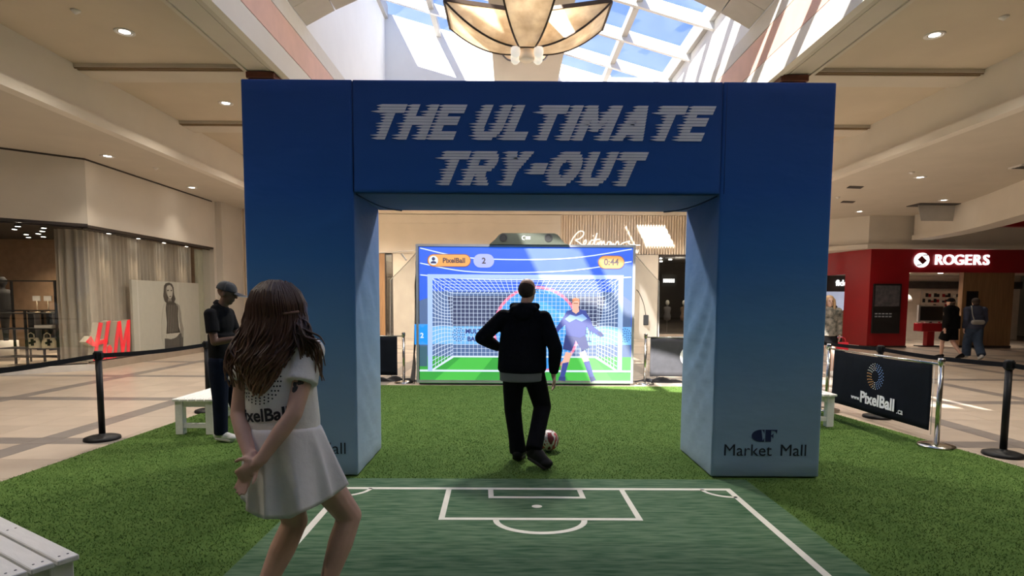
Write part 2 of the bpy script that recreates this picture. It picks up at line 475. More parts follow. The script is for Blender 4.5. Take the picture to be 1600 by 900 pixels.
q = MB(); q.box(-4.86, 6.12, FY, FY + .3, 0, 3.5); fp = struct(q.build('wall_far_panel', M_panel))
q = MB(); q.box(-9.5, 12, FY + 5, FY + 5.2, 0, 3.6); q.box(-9.5, 12, FY, FY + 5, 3.5, 3.52); struct(q.build('wall_far_interior', M_dark))
q = MB(); q.box(6.12, 12, FY + .05, FY + .2, 0, .22); struct(q.build('trim_83', M_stone))
q = MB(); q.box(6.12, 6.17, FY, FY + .1, 0, 3.5); q.box(6.12, 9.6, FY, FY + .1, 3.42, 3.5); q.box(9.5, 9.6, FY, FY + .1, 0, 3.5)
w5 = struct(q.build('window_5', M_gl_frame))
q = MB(); q.quad((6.17, FY + .05, .22), (9.5, FY + .05, .22), (9.5, FY + .05, 3.42), (6.17, FY + .05, 3.42)); q.build('pane', M_shopglass, w5)
q = MB(); q.box(-5.2, -5.16, FY, FY + .1, 0, 3.5); q.box(-4.9, -4.86, FY, FY + .1, 0, 3.5)
w6 = struct(q.build('window_6', M_gl_frame))
q = MB(); q.quad((-5.16, FY + .05, .1), (-4.9, FY + .05, .1), (-4.9, FY + .05, 3.42), (-5.16, FY + .05, 3.42)); q.build('pane', M_shopglass, w6)
# crossing soffit visible beyond the light well
q = MB(); q.box(-9.5, 12, FY - .5, FY - .05, 5.3, 5.4); struct(q.build('trim_84', M_cream))

# ---- red phone shop on the right
RY, RXc = 20.3, 12.62
q = MB(); q.box(RXc, 21.5, RY, RY + .4, 2.65, 3.45); struct(q.build('wall_red_fascia', M_red))
q = MB(); q.box(RXc, 14.0, RY, RY + .4, 0.06, 2.65); struct(q.build('wall_red_pier', M_red))
q = MB(); q.box(RXc - .02, 14.02, RY - .02, RY + .42, 0, .06); struct(q.build('baseboard_1', M_gl_frame))
q = MB(); q.slab([(RXc, RY), (RXc + .3, RY + .1), (12.62, 21.4), (12.386, 21.4)], .05, 3.45)
struct(q.build('wall_red_side', M_red))
q = MB(); q.slab([(12.386, 21.4), (12.62, 21.4), (12.2, 25.2), (11.85, 25.1)], 2.62, 3.45); struct(q.build('wall_red_return', M_red))
q = MB(); q.box(11.4, 13.6, 22.6, 22.75, 0, 2.62); struct(q.build('wall_sub_fascia', M_dark))
q = MB(); q.box(15.95, 17.75, RY + .05, RY + .25, .08, 2.65); struct(q.build('wall_oak', M_oak))
q = MB(); q.box(15.93, 17.77, RY + .03, RY + .27, 0, .08); struct(q.build('baseboard_2', M_gl_frame))
M_inwall = mat('shop_white_wall', (.62, .55, .47), .8, var=.05)
q = MB(); q.box(12.9, 22, RY + 4.6, RY + 4.7, 0, 2.2); struct(q.build('wall_red_shop_back', M_inwall))
q = MB(); q.box(12.9, 22, RY + 4.5, RY + 4.62, 2.2, 2.5); struct(q.build('trim_85', M_dark))
q = MB(); q.box(12.6, 22, RY + .4, RY + 4.7, 2.75, 2.85); q.box(12.6, 22, RY + 4.62, RY + 4.7, 2.5, 2.75); struct(q.build('ceiling_red_shop', M_inwall))
# bulkheads above the red shop: a stepped block and a long curved beam
q = MB(); q.slab([(11.2, 21.4), (12.4, RY - .12), (25, RY - .12), (25, 27), (11.2, 27)], 3.45, 3.60)
q.slab([(11.4, 21.5), (12.5, RY), (25, RY), (25, 27), (11.4, 27)], 3.6, 4.6); struct(q.build('trim_86', M_cream))
cb = MB(); N = 20
arc = []
for i in range(N + 1):
    t = i / N; x = 13.9 - 1.9 * t + 1.0 * math.sin(t * math.pi) * .6 * (1 - t); y = RY - .25 - 7.6 * t; arc.append((x, y))
for i in range(N):
    (x0, y0), (x1, y1) = arc[i], arc[i + 1]
    cb.slab([(x0, y0), (x1, y1), (x1 + .5, y1), (x0 + .5, y0)], 3.88, 4.6)
    cb.slab([(x0 - .06, y0), (x1 - .06, y1), (x1 + .56, y1), (x0 + .56, y0)], 3.74, 3.9)
struct(cb.build('trim_87', M_cream))
q = MB(); q.box(14.9, 18.5, 17.9, 18.2, 3.95, 4.2); struct(q.build('trim_88', M_red))
# ------------------------------------------------------------------ ceiling fittings
M_lamp_ring = mat('white_lamp_ring', (.75, .72, .68), .5)
def downlight(loc, label, group, w=None, r=.105):
    t = thing('downlight', label, 'ceiling lamp', loc, group)
    q = MB(); n = 24
    q.lathe([(r, .02), (r + .035, .0), (r + .035, -.008), (r, -.012), (r - .012, .0)], loc, n); q.build('trim_ring', M_lamp_ring, t)
    q = MB(); q.lathe([(r - .01, .012), (r - .01, .004), (r * .5, -.004)], loc, n); q.build('lens', M_glow, t)
    d = bpy.data.lights.new('downlight_bulb', 'SPOT'); d.energy = (w or DOWNLIGHT_W) * 4; d.spot_size = R(140 if loc[2] > 5 else 84); d.spot_blend = .9
    d.shadow_soft_size = .08; d.color = (1, .89, .75)
    o = bpy.data.objects.new('downlight_bulb', d); link(o, t); o.location = (0, 0, -.03)
    return t
g1 = 'recessed downlights in the ceilings'
for loc, lb in (
    ((-5.7, 8.83, 5.5), 'bright round downlight in the coffered ceiling at upper left'),
    ((-5.72, 11.9, 5.5), 'round downlight in the second coffer, just left of the blue arch'),
    ((6.21, 8.76, 5.5), 'bright round downlight in the coffered ceiling at upper right'),
    ((-8.57, 12.53, 4.6), 'round downlight in the low ceiling above the red letters shop corner'),
    ((-8.65, 15.93, 4.6), 'small round downlight in the low ceiling further along the shop fascia'),
    ((9.87, 14.13, 4.6), 'round downlight alone in the low ceiling right of the blue arch'),
    ((12.75, 17.2, 4.6), 'round downlight in the low ceiling nearest the dark ceiling vent'),
    ((11.6, 19.4, 4.6), 'faint small downlight in the low ceiling near the stepped bulkhead')):
    downlight(loc, lb, g1, DOWNLIGHT_W if loc[2] > 5 else (9 if loc[0] < 0 else 18))
UNSEEN = [((-5.7, 2.8, 5.5), 'unseen downlight in the left coffers, second one nearer than the frame'), ((-5.7, 5.8, 5.5), 'unseen downlight in the left coffers, first one nearer than the frame'),
          ((6.21, 2.8, 5.5), 'unseen downlight in the right coffers, second one nearer than the frame'), ((6.21, 5.8, 5.5), 'unseen downlight in the right coffers, first one nearer than the frame'),
          ((-9, 6, 4.6), 'unseen downlight in the low left ceiling nearer than the frame'), ((10, 8.5, 4.6), 'unseen downlight in the low right ceiling nearer than the frame'),
          ((-5.7, 15, 5.5), 'unseen downlight in the third left coffer behind the arch'), ((6.2, 12, 5.5), 'unseen downlight in the second right coffer behind the arch'), ((6.2, 15, 5.5), 'unseen downlight in the third right coffer behind the arch'),
          ((-6, 20.8, 5.5), 'unseen added downlight before the far shop, leftmost, behind the arch'), ((-2.4, 20.8, 5.4), 'unseen added downlight before the far shop, second from left, behind the arch'), ((1.2, 20.8, 5.4), 'unseen added downlight before the far shop, third from left, behind the arch'), ((7.2, 20.8, 5.5), 'unseen added downlight before the far shop, rightmost, behind the arch')]
for loc, lb in UNSEEN: downlight(loc, lb, 'downlights hidden behind the arch or above the frame', 230 if loc[1] > 20 else (30 if loc[2] < 5 else 50))  # unseen lamps: near ones light the foreground, far row added for the far wall
for loc, lb in (((6.75, 8.2, 5.5), 'small sprinkler disc beside the bright downlight at upper right'),
                ((-5.95, 8.2, 5.5), 'small sprinkler disc beside the bright downlight at upper left'),
                ((-8.2, 13.6, 4.6), 'small sprinkler disc in the low ceiling above the shop fascia'),
                ((9.3, 13.6, 4.6), 'small sprinkler disc in the low ceiling right of the arch'),
                ((9.4, 16.8, 4.6), 'small detector dome in the low ceiling by the arch edge')):
    q = MB(); q.lathe([(.06, 0), (.06, -.012), (.035, -.03), (.012, -.05)], loc, 16); o = q.build('sprinkler', M_lamp_ring); tag(o, lb, 'sprinkler', 'sprinkler heads')
# air grilles
M_vent = mat('dark_vent', (.05, .045, .04), .6)
t = thing('ceiling_vent', 'long dark slot vent in the low ceiling at the right edge', 'vent', (11.6, 13.0, 4.6))
q = MB(); q.box(11.1, 12.9, 12.75, 13.1, 4.565, 4.6); q.build('frame', M_lamp_ring, t)
for i in range(3): q = MB(); q.box(11.13, 12.87, 12.78 + i * .1, 12.84 + i * .1, 4.557, 4.568); q.build('slat', M_vent, t)
t = thing('ceiling_vent', 'square vent grille hanging open beside the curved bulkhead', 'vent', (13.0, 18.3, 4.6))
q = MB(); q.add([(12.55, 18.0, 4.6), (13.9, 18.0, 4.6), (13.9, 18.1, 4.12), (12.75, 18.1, 4.12)], [(0, 1, 2, 3)]); q.build('flap', M_grey, t, solid=.02)
q = MB(); q.box(12.4, 13.7, 17.7, 18.3, 4.58, 4.599); q.build('opening', M_vent, t)
for loc, lb in (((9.0, 15.2, 4.6), 'thin slot diffuser in the low ceiling right of the arch'), ((10.1, 17.4, 4.6), 'dark hatch standing ajar in the low ceiling'),):
    x, y, z = loc
    q = MB(); q.add([(x - .2, y, z - .005), (x + .2, y + .06, z - .005), (x + .2, y + .2, z - .03), (x - .2, y + .14, z - .03)], [(0, 1, 2, 3)]); o = q.build('ceiling_hatch', M_vent, solid=.015); tag(o, lb, 'hatch')

# ------------------------------------------------------------------ hanging lamp: four flared arms crossing
M_amber = bpy.data.materials.new('amber_glass'); M_amber.use_nodes = True
nt = M_amber.node_tree; n = nt.nodes; l = nt.links
b = n['Principled BSDF']; nz = n.new('ShaderNodeTexNoise'); nz.inputs['Scale'].default_value = 3.5; nz.inputs['Detail'].default_value = 5
rp = n.new('ShaderNodeValToRGB'); rp.color_ramp.elements[0].color = (.60, .46, .30, 1); rp.color_ramp.elements[0].position = .35
rp.color_ramp.elements[1].color = (.84, .71, .52, 1); rp.color_ramp.elements[1].position = .62
l.new(nz.outputs['Fac'], rp.inputs['Fac']); b.inputs['Roughness'].default_value = .35
tl = n.new('ShaderNodeBsdfTranslucent'); mx = n.new('ShaderNodeMixShader'); mx.inputs['Fac'].default_value = .5
l.new(rp.outputs['Color'], b.inputs['Base Color']); l.new(rp.outputs['Color'], tl.inputs['Color'])
l.new(b.outputs['BSDF'], mx.inputs[1]); l.new(tl.outputs['BSDF'], mx.inputs[2]); l.new(mx.outputs['Shader'], n['Material Output'].inputs['Surface'])
M_bronze = mat('bronze_frame', (.085, .06, .045), .45, metal=.5)
CX, CY, CZ = .215, 8.35, 5.07
lampt = thing('pendant_lamp', 'large amber glass pendant lamp with four flared arms and bronze ribs', 'lamp', (CX, CY, CZ))
def arm_pt(t, s, ang):
    r = .12 + t * .99; w = (.11 + .28 * t) * s; z = CZ + .47 * t * t
    c, sn = math.cos(ang), math.sin(ang)
    return (CX + r * c - w * sn, CY + r * sn + w * c, z)
def top_pt(t, s, ang):
    p = arm_pt(t, s * .98, ang); return (p[0], p[1], CZ + .49)
for k in range(4):
    an = k * math.pi / 2
    q = MB(); q.grid(lambda u, v: arm_pt(u, v * 2 - 1, an), 12, 4); q.build('glass_underside', M_amber, lampt)
    for s in (-1, 1):
        q = MB(); q.grid(lambda u, v: tuple(Vector(arm_pt(u, s, an)).lerp(Vector(top_pt(u, s, an)), v)), 12, 2, False); q.build('glass_side', M_amber, lampt)
        q = MB(); q.tube([arm_pt(i / 12, s, an) for i in range(13)], .014, 6); q.build('rib', M_bronze, lampt)
        q = MB(); q.bar(top_pt(.0, s, an), top_pt(1, s, an), .03, .05); q.build('top_rail', M_bronze, lampt)
    q = MB(); q.bar(arm_pt(1, -1, an), arm_pt(1, 1, an), .03, .04); q.build('tip_bar', M_bronze, lampt)
    q = MB(); q.bar(arm_pt(0, -1, an), arm_pt(0, 1, an), .02, .02); q.build('rib', M_bronze, lampt)
q = MB(); q.box(CX - .12, CX + .12, CY - .12, CY + .12, CZ - .01, CZ + .0); q.build('centre_plate', M_amber, lampt)
M_clear = mat('frosted_glass_cup', (.86, .82, .74), .25, emit=(1, .9, .75), estr=.3)
for dx, dy in ((-.16, -.1), (.16, -.1), (-.16, .12), (.16, .12)):
    q = MB(); q.lathe([(.065, 0), (.07, -.05), (.06, -.10), (.03, -.13)], (CX + dx, CY + dy, CZ - .005), 16); q.build('glass_cup', M_clear, lampt)
q = MB(); q.lathe([(.11, 0), (.11, -.11), (.09, -.125)], (CX, CY, CZ - .01), 20); q.build('centre_drum', mat('peach_glass', (.75, .58, .42), .3, emit=(1, .75, .5), estr=.12), lampt)
q = MB(); q.tube([(CX, CY, CZ + .05), (CX, CY, 7.84)], .035, 10); q.build('drop_rod', M_bronze, lampt)
q = MB(); q.lathe([(.14, 0), (.14, -.04), (.05, -.09)], (CX, CY, 7.83), 20); q.build('ceiling_rose', M_bronze, lampt)
for i in range(4):
    an = i * math.pi / 2; x, y = CX + .6 * math.cos(an), CY + .6 * math.sin(an)
    q = MB(); q.lathe([(.02, .0), (.045, .03), (.05, .07), (.03, .1), (.01, .11)], (x, y, CZ + .33), 12); q.build('bulb', M_glow, lampt)
    d = bpy.data.lights.new('pendant_bulb', 'POINT'); d.energy = 4; d.color = (1, .82, .6); d.shadow_soft_size = .06
    o = bpy.data.objects.new('pendant_bulb', d); link(o, lampt); o.location = (x - CX, y - CY, .52)

for dx, dy in ((-.16, -.1), (.16, -.1), (-.16, .12), (.16, .12)):
    d = bpy.data.lights.new('cup_bulb', 'SPOT'); d.energy = CUP_W; d.spot_size = R(165); d.spot_blend = .6; d.color = (1, .95, .86); d.shadow_soft_size = .06
    o = bpy.data.objects.new('cup_bulb', d); link(o, lampt); o.location = (dx, dy, -.15)

# ------------------------------------------------------------------ artificial turf and printed pitch mat
M_turf = mat('artificial_turf', (.075, .140, .030), .95, col2=(.105, .18, .043), scale=5, bump=.6, bscale=160, spec=.1)
def blade_mat():
    m = bpy.data.materials.new('turf_blades'); m.use_nodes = True
    nt = m.node_tree; n = nt.nodes; l = nt.links; b = n['Principled BSDF']
    g = n.new('ShaderNodeNewGeometry'); rp = n.new('ShaderNodeValToRGB')
    rp.color_ramp.elements[0].color = (.055, .125, .020, 1); rp.color_ramp.elements[1].color = (.135, .215, .055, 1)
    l.new(g.outputs['Random Per Island'], rp.inputs['Fac']); l.new(rp.outputs['Color'], b.inputs['Base Color'])
    b.inputs['Roughness'].default_value = .8; b.inputs['Specular IOR Level'].default_value = .15
    return m
pts = [(turf_l(-3), -3), (turf_r(-3), -3), (turf_r(10.58), 10.58), (turf_l(10.58), 10.58)]
q = MB(); q.slab(pts, .0005, .012); turf = struct(q.build('artificial_turf', M_turf))
rng = np.random.default_rng(3)
NB = 330000
yy = 2.4 + 8.15 * rng.random(NB) ** 1.25
xx = turf_l(yy) + (turf_r(yy) - turf_l(yy)) * rng.random(NB)
MX0, MX1, MY1 = -1.62, 2.08, 4.96
keep = ~((xx > MX0 - .01) & (xx < MX1 + .01) & (yy < MY1 + .01)) & (np.abs(xx) < yy * 1.0 + .5)
keep &= ~((yy > 5.0) & (yy < 6.0) & (((xx > -2.31) & (xx < -1.33)) | ((xx > 1.78) & (xx < 2.79))))
xx = xx[keep]; yy = yy[keep]; NB = len(xx)
an = rng.random(NB) * 6.283; h = .007 + .009 * rng.random(NB); wd = .0025 + .002 * rng.random(NB)
lean = rng.normal(0, .008, (NB, 2))
V = np.zeros((NB, 3, 3))
V[:, 0, 0] = xx - np.cos(an) * wd; V[:, 0, 1] = yy - np.sin(an) * wd; V[:, 0, 2] = .010
V[:, 1, 0] = xx + np.cos(an) * wd; V[:, 1, 1] = yy + np.sin(an) * wd; V[:, 1, 2] = .010
V[:, 2, 0] = xx + lean[:, 0]; V[:, 2, 1] = yy + lean[:, 1]; V[:, 2, 2] = .010 + h
me = bpy.data.meshes.new('turf_pile')
me.vertices.add(NB * 3); me.vertices.foreach_set('co', V.reshape(-1))
me.loops.add(NB * 3); me.loops.foreach_set('vertex_index', np.arange(NB * 3, dtype=np.int32))
me.polygons.add(NB); me.polygons.foreach_set('loop_start', np.arange(0, NB * 3, 3, dtype=np.int32))
me.update(); me.validate()
me.materials.append(blade_mat())
tp = bpy.data.objects.new('turf_pile', me); link(tp, turf); tag(tp, kind='stuff')

M_mat = mat('printed_pitch', (.035, .10, .045), .85, col2=(.13, .205, .115), scale=7, stretch=(.7, 5, 1), bump=.15, bscale=60, spec=.2)
M_line = mat('printed_line', (.80, .77, .66), .8, var=.04, scale=10)
matt = thing('pitch_mat', 'dark green mat printed with white football pitch lines', 'mat', (.23, 3, 0))
q = MB(); q.box(MX0, MX1, -1.2, MY1, .0125, .021); q.build('mat_sheet', M_mat, matt, bevel=.003)
def flat_line(name, pts, w, closed=False, z=.0212):
    q = MB(); P = [Vector((x, y)) for x, y in pts]; n = len(P); L = []
    for i in range(n):
        a = P[i - 1] if (i or closed) else P[0]; c = P[(i + 1) % n] if (i < n - 1 or closed) else P[-1]
        d1 = (P[i] - a).normalized() if (P[i] - a).length else (c - P[i]).normalized(); d2 = (c - P[i]).normalized() if (c - P[i]).length else d1
        t = (d1 + d2).normalized(); nn = Vector((-t.y, t.x)); k = 1 / max(.5, nn.dot(Vector((-d1.y, d1.x))))
        L.append((P[i] + nn * w / 2 * k, P[i] - nn * w / 2 * k))
    vs = []
    for a, c in L: vs += [(a.x, a.y, z), (c.x, c.y, z), (a.x, a.y, z + .0012), (c.x, c.y, z + .0012)]
    fs = []
    for i in range(n if closed else n - 1):
        a, c = i * 4, ((i + 1) % n) * 4
        fs += [(a + 2, a + 3, c + 3, c + 2), (a, a + 2, c + 2, c), (a + 1, c + 1, c + 3, a + 3)]
    q.add(vs, fs); return q.build(name, M_line, matt)
LW = .05; GY = 4.685; LXa, LXb = -1.37, 1.82
flat_line('pitch_outline', [(LXa, -1), (LXa, GY), (LXb, GY), (LXb, -1)], LW)
flat_line('penalty_box', [(-.50, GY - .02), (-.485, 4.02), (.935, 4.02), (.93, GY - .02)], .042)
flat_line('goal_area', [(-.155, GY - .02), (-.145, 4.475), (.585, 4.475), (.58, GY - .02)], .042)
flat_line('penalty_arc', [(.22 + .315 * math.cos(a), 4.005 - .235 * math.sin(a)) for a in [math.pi * i / 24 for i in range(25)]], .042)
for sx, x in ((1, LXa), (-1, LXb)):
    flat_line('corner_arc', [(x + sx * .22 * math.cos(a), GY - .19 * math.sin(a)) for a in [math.pi / 2 * i / 10 for i in range(11)]], .032)
q = MB(); q.slab([(.21 + .04 * math.cos(i * .3927), 4.275 + .032 * math.sin(i * .3927)) for i in range(16)], .0212, .0224); q.build('penalty_spot', M_line, matt)

# ------------------------------------------------------------------ the blue fabric arch
AX0, AX1, AIX0, AIX1, AY0, AY1, AZ, AIZ = -2.29, 2.76, -1.35, 1.80, 5.03, 5.98, 3.44, 2.5
M_fab = bpy.data.materials.new('blue_printed_fabric'); M_fab.use_nodes = True
nt = M_fab.node_tree; n = nt.nodes; l = nt.links; b = n['Principled BSDF']
g = n.new('ShaderNodeNewGeometry'); sx = n.new('ShaderNodeSeparateXYZ'); l.new(g.outputs['Position'], sx.inputs['Vector'])
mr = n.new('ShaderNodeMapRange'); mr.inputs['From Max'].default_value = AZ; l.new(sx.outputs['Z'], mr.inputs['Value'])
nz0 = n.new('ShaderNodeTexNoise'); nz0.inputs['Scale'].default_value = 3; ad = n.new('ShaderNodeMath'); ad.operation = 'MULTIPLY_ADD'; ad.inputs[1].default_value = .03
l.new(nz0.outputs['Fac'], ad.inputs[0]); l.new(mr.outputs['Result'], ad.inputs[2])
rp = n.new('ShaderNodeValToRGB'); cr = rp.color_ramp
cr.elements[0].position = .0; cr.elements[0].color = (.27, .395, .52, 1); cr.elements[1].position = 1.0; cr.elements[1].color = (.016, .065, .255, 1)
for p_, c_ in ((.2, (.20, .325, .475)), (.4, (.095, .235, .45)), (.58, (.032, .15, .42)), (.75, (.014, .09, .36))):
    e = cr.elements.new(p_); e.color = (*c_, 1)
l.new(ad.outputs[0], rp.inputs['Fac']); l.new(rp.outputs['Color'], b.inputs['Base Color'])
b.inputs['Roughness'].default_value = .75; b.inputs['Sheen Weight'].default_value = .15; b.inputs['Specular IOR Level'].default_value = .2
nz = n.new('ShaderNodeTexNoise'); nz.inputs['Scale'].default_value = 2.2; nz.inputs['Detail'].default_value = 3
mp = n.new('ShaderNodeMapping'); mp.inputs['Scale'].default_value = (1, 1, 2.2); l.new(g.outputs['Position'], mp.inputs['Vector']); l.new(mp.outputs['Vector'], nz.inputs['Vector'])
bp = n.new('ShaderNodeBump'); bp.inputs['Strength'].default_value = .35; bp.inputs['Distance'].default_value = .03
l.new(nz.outputs['Fac'], bp.inputs['Height']); l.new(bp.outputs['Normal'], b.inputs['Normal'])

arch = thing('entrance_arch', 'large blue fabric archway lettered in white speed-stripe capitals', 'arch', ((AX0 + AX1) / 2, 5.5, 0))
def fabric_block(name, x0, x1, z0, z1, waves):
    """closed fabric block with soft folds where the cloth hangs loose"""
    bm = bmesh.new(); bmesh.ops.create_cube(bm, size=1)
    bmesh.ops.subdivide_edges(bm, edges=bm.edges[:], cuts=28, use_grid_fill=True)
    o_ = ORG[arch.name]
    for v in bm.verts:
        u, w, t = v.co.x + .5, v.co.y + .5, v.co.z + .5
        x = x0 + (x1 - x0) * u; y = AY0 + (AY1 - AY0) * w; z = z0 + (z1 - z0) * t
        edge = min(w, 1 - w) * 4
        for (side, zc_, zr, amp, fr) in waves:
            if (side == 'l' and u < .001) or (side == 'r' and u > .999):
                g_ = math.exp(-((z - zc_) / zr) ** 2)
                dz = math.sin((z * fr + w * 2.2) * 6.283 + math.sin(w * 9 + z * 3)) * amp * g_ * min(1, edge)
                x += dz * (-1 if side == 'l' else 1)
            if side == 'f' and w < .001:
                g_ = math.exp(-((z - zc_) / zr) ** 2) * math.exp(-u * 9)
                y += math.sin(z * fr * 6.283) * amp * g_
        v.co = (x - o_.x, y - o_.y, z - o_.z)
    me = bpy.data.meshes.new(name); bm.to_mesh(me); bm.free()
    for p in me.polygons: p.use_smooth = True
    o = bpy.data.objects.new(name, me); link(o, arch); ORG[o.name] = o_
    me.materials.append(M_fab)
    md = o.modifiers.new('bevel', 'BEVEL'); md.width = .012; md.segments = 2; md.limit_method = 'ANGLE'; md.angle_limit = R(60)
    return o
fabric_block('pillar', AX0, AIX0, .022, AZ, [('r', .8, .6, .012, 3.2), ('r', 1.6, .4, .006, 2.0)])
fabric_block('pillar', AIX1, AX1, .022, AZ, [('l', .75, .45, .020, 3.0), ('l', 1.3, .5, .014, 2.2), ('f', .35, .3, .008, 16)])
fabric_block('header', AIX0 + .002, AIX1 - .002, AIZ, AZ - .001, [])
# sagging lining under the header with piped corner seams
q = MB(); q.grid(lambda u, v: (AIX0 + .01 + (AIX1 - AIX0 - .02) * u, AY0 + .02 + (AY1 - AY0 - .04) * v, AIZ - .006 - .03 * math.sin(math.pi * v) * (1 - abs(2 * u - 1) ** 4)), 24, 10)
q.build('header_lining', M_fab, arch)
M_seam = mat('dark_seam', (.008, .03, .12), .8)
for x in (AIX0, AIX1 + .03):
    q = MB(); q.tube([(x, AY0 - .0005, AIZ + .005), (x, AY0 - .0005, AZ - .015)], .0022, 6); q.build('seam', M_seam, arch)
for x in (AIX0, AIX1):
    sg = 1 if x < 0 else -1
    q = MB(); q.tube([(x + sg * (.02 + .22 * t), AY0 + .03 + (AY1 - AY0 - .06) * t, AIZ - .012 - .03 * math.sin(math.pi * t)) for t in [i / 8 for i in range(9)]], .006, 6); q.build('seam', M_seam, arch)

# speed lettering: every letter is cut into horizontal strips with spiked left ends
def arc_pts(cx, cy, rx, ry, a0, a1, n=14): return [(cx + rx * math.cos(R(a0 + (a1 - a0) * i / n)), cy + ry * math.sin(R(a0 + (a1 - a0) * i / n))) for i in range(n + 1)]
BW = .30; BH = .27
GL = {
 'T': (.95, [[[(0, 1 - BH), (.95, 1 - BH), (.95, 1), (0, 1)]], [[(.33, 0), (.62, 0), (.62, 1), (.33, 1)]]]),
 'H': (1.0, [[[(0, 0), (.285, 0), (.285, 1), (0, 1)]], [[(.715, 0), (1, 0), (1, 1), (.715, 1)]], [[(0, .37), (1, .37), (1, .63), (0, .63)]]]),
 'E': (.86, [[[(0, 0), (.285, 0), (.285, 1), (0, 1)]], [[(0, 0), (.86, 0), (.86, .25), (0, .25)]], [[(0, .75), (.86, .75), (.86, 1), (0, 1)]], [[(0, .38), (.78, .38), (.78, .62), (0, .62)]]]),
 'L': (.82, [[[(0, 0), (.285, 0), (.285, 1), (0, 1)]], [[(0, 0), (.82, 0), (.82, .27), (0, .27)]]]),
 'I': (.33, [[[(0, 0), (.33, 0), (.33, 1), (0, 1)]]]),
 'U': (1.0, [[[(0, 1), (0, .36)] + arc_pts(.5, .36, .5, .38, 180, 360) + [(1, 1), (.715, 1), (.715, .36)] + arc_pts(.5, .36, .215, .14, 360, 180) + [(.285, 1)]]]),
 'M': (1.28, [[[(0, 0), (.3, 0), (.3, 1), (0, 1)]], [[(.98, 0), (1.28, 0), (1.28, 1), (.98, 1)]], [[(0, 1), (.34, 1), (.74, .28), (.54, .28)]], [[(1.28, 1), (.94, 1), (.54, .28), (.74, .28)]]]),
 'A': (1.12, [[[(0, 0), (.34, 0), (.75, 1), (.40, 1)]], [[(1.12, 0), (.78, 0), (.40, 1), (.75, 1)]], [[(.25, .18), (.9, .18), (.9, .40), (.3, .40)]]]),
 'R': (1.0, [[[(0, 0), (.285, 0), (.285, 1), (0, 1)]], [[(0, 1), (.62, 1)] + arc_pts(.62, .68, .36, .32, 90, -90) + [(0, .36)], [(.285, .76), (.6, .76)] + arc_pts(.6, .68, .08, .08, 90, -90) + [(.285, .60)]], [[(.3, .4), (.62, .4), (1.0, 0), (.62, 0)]]]),
 'Y': (1.04, [[[(0, 1), (.36, 1), (.68, .40), (.36, .40)]], [[(1.04, 1), (.68, 1), (.36, .40), (.68, .40)]], [[(.36, 0), (.68, 0), (.68, .42), (.36, .42)]]]),
 '-': (.5, [[[(0, .36), (.5, .36), (.5, .62), (0, .62)]]]),
 'O': (1.14, [[arc_pts(.57, .5, .57, .53, 0, 360, 40), arc_pts(.57, .5, .24, .23, 0, 360, 30)]]),
}
def spans(shapes, y):
    iv = []
    for cont in shapes:
        xs = []
        for c in cont:
            m_ = len(c)
            for i in range(m_):
                (xa, ya), (xb, yb) = c[i], c[(i + 1) % m_]
                if (ya <= y < yb) or (yb <= y < ya): xs.append(xa + (y - ya) / (yb - ya) * (xb - xa))
        xs.sort(); iv += [[xs[i], xs[i + 1]] for i in range(0, len(xs) - 1, 2)]
    iv.sort(); out = []
    for a in iv:
        if out and a[0] <= out[-1][1] + .005: out[-1][1] = max(out[-1][1], a[1])
        else: out.append(a[:])
    return out
M_letter = mat('pale_grey_print', (.78, .78, .84), .8, var=.04)
def speed_word(s, x0, x1, z0, z1, z_tilt=0.0):
    gap = .20; tot = 0
    for ch in s: tot += (.5 if ch == ' ' else GL[ch][0] + gap)
    hgt = z1 - z0; sh = .42; sc = (x1 - x0 - .16 * hgt - sh * hgt) / tot
    cx = x0 + .16 * hgt; NSr = 12
    for ch in s:
        if ch == ' ': cx += .5 * sc; continue
        wd_, shp = GL[ch]; q = MB(); rr = random.Random(ch + str(round(cx, 2)))
        for i in range(NSr):
            ya, yb = i / NSr, (i + .85) / NSr
            for a, c in spans(shp, (ya + yb) / 2):
                sp = .09 + .14 * ((i * 5 + 2) % 4) / 3 + .04 * rr.random()
                zt = lambda t: z0 + hgt * t
                px = lambda u, t: cx + u * sc + sh * hgt * t
                ym = (ya + yb) / 2
                zz = z_tilt * (cx - x0)
                q.prism([(px(a, ya), zt(ya) + zz), (px(c, ya), zt(ya) + zz), (px(c, yb), zt(yb) + zz), (px(a, yb), zt(yb) + zz), (px(a, ym) - sp * hgt, zt(ym) + zz)], AY0 - .004, AY0 - .0005)
        q.build('letter', M_letter, arch)
        cx += (wd_ + gap) * sc
speed_word('THE ULTIMATE', -1.262, 1.79, 2.945, 3.24)
speed_word('TRY-OUT', -.715, 1.225, 2.565, 2.855)
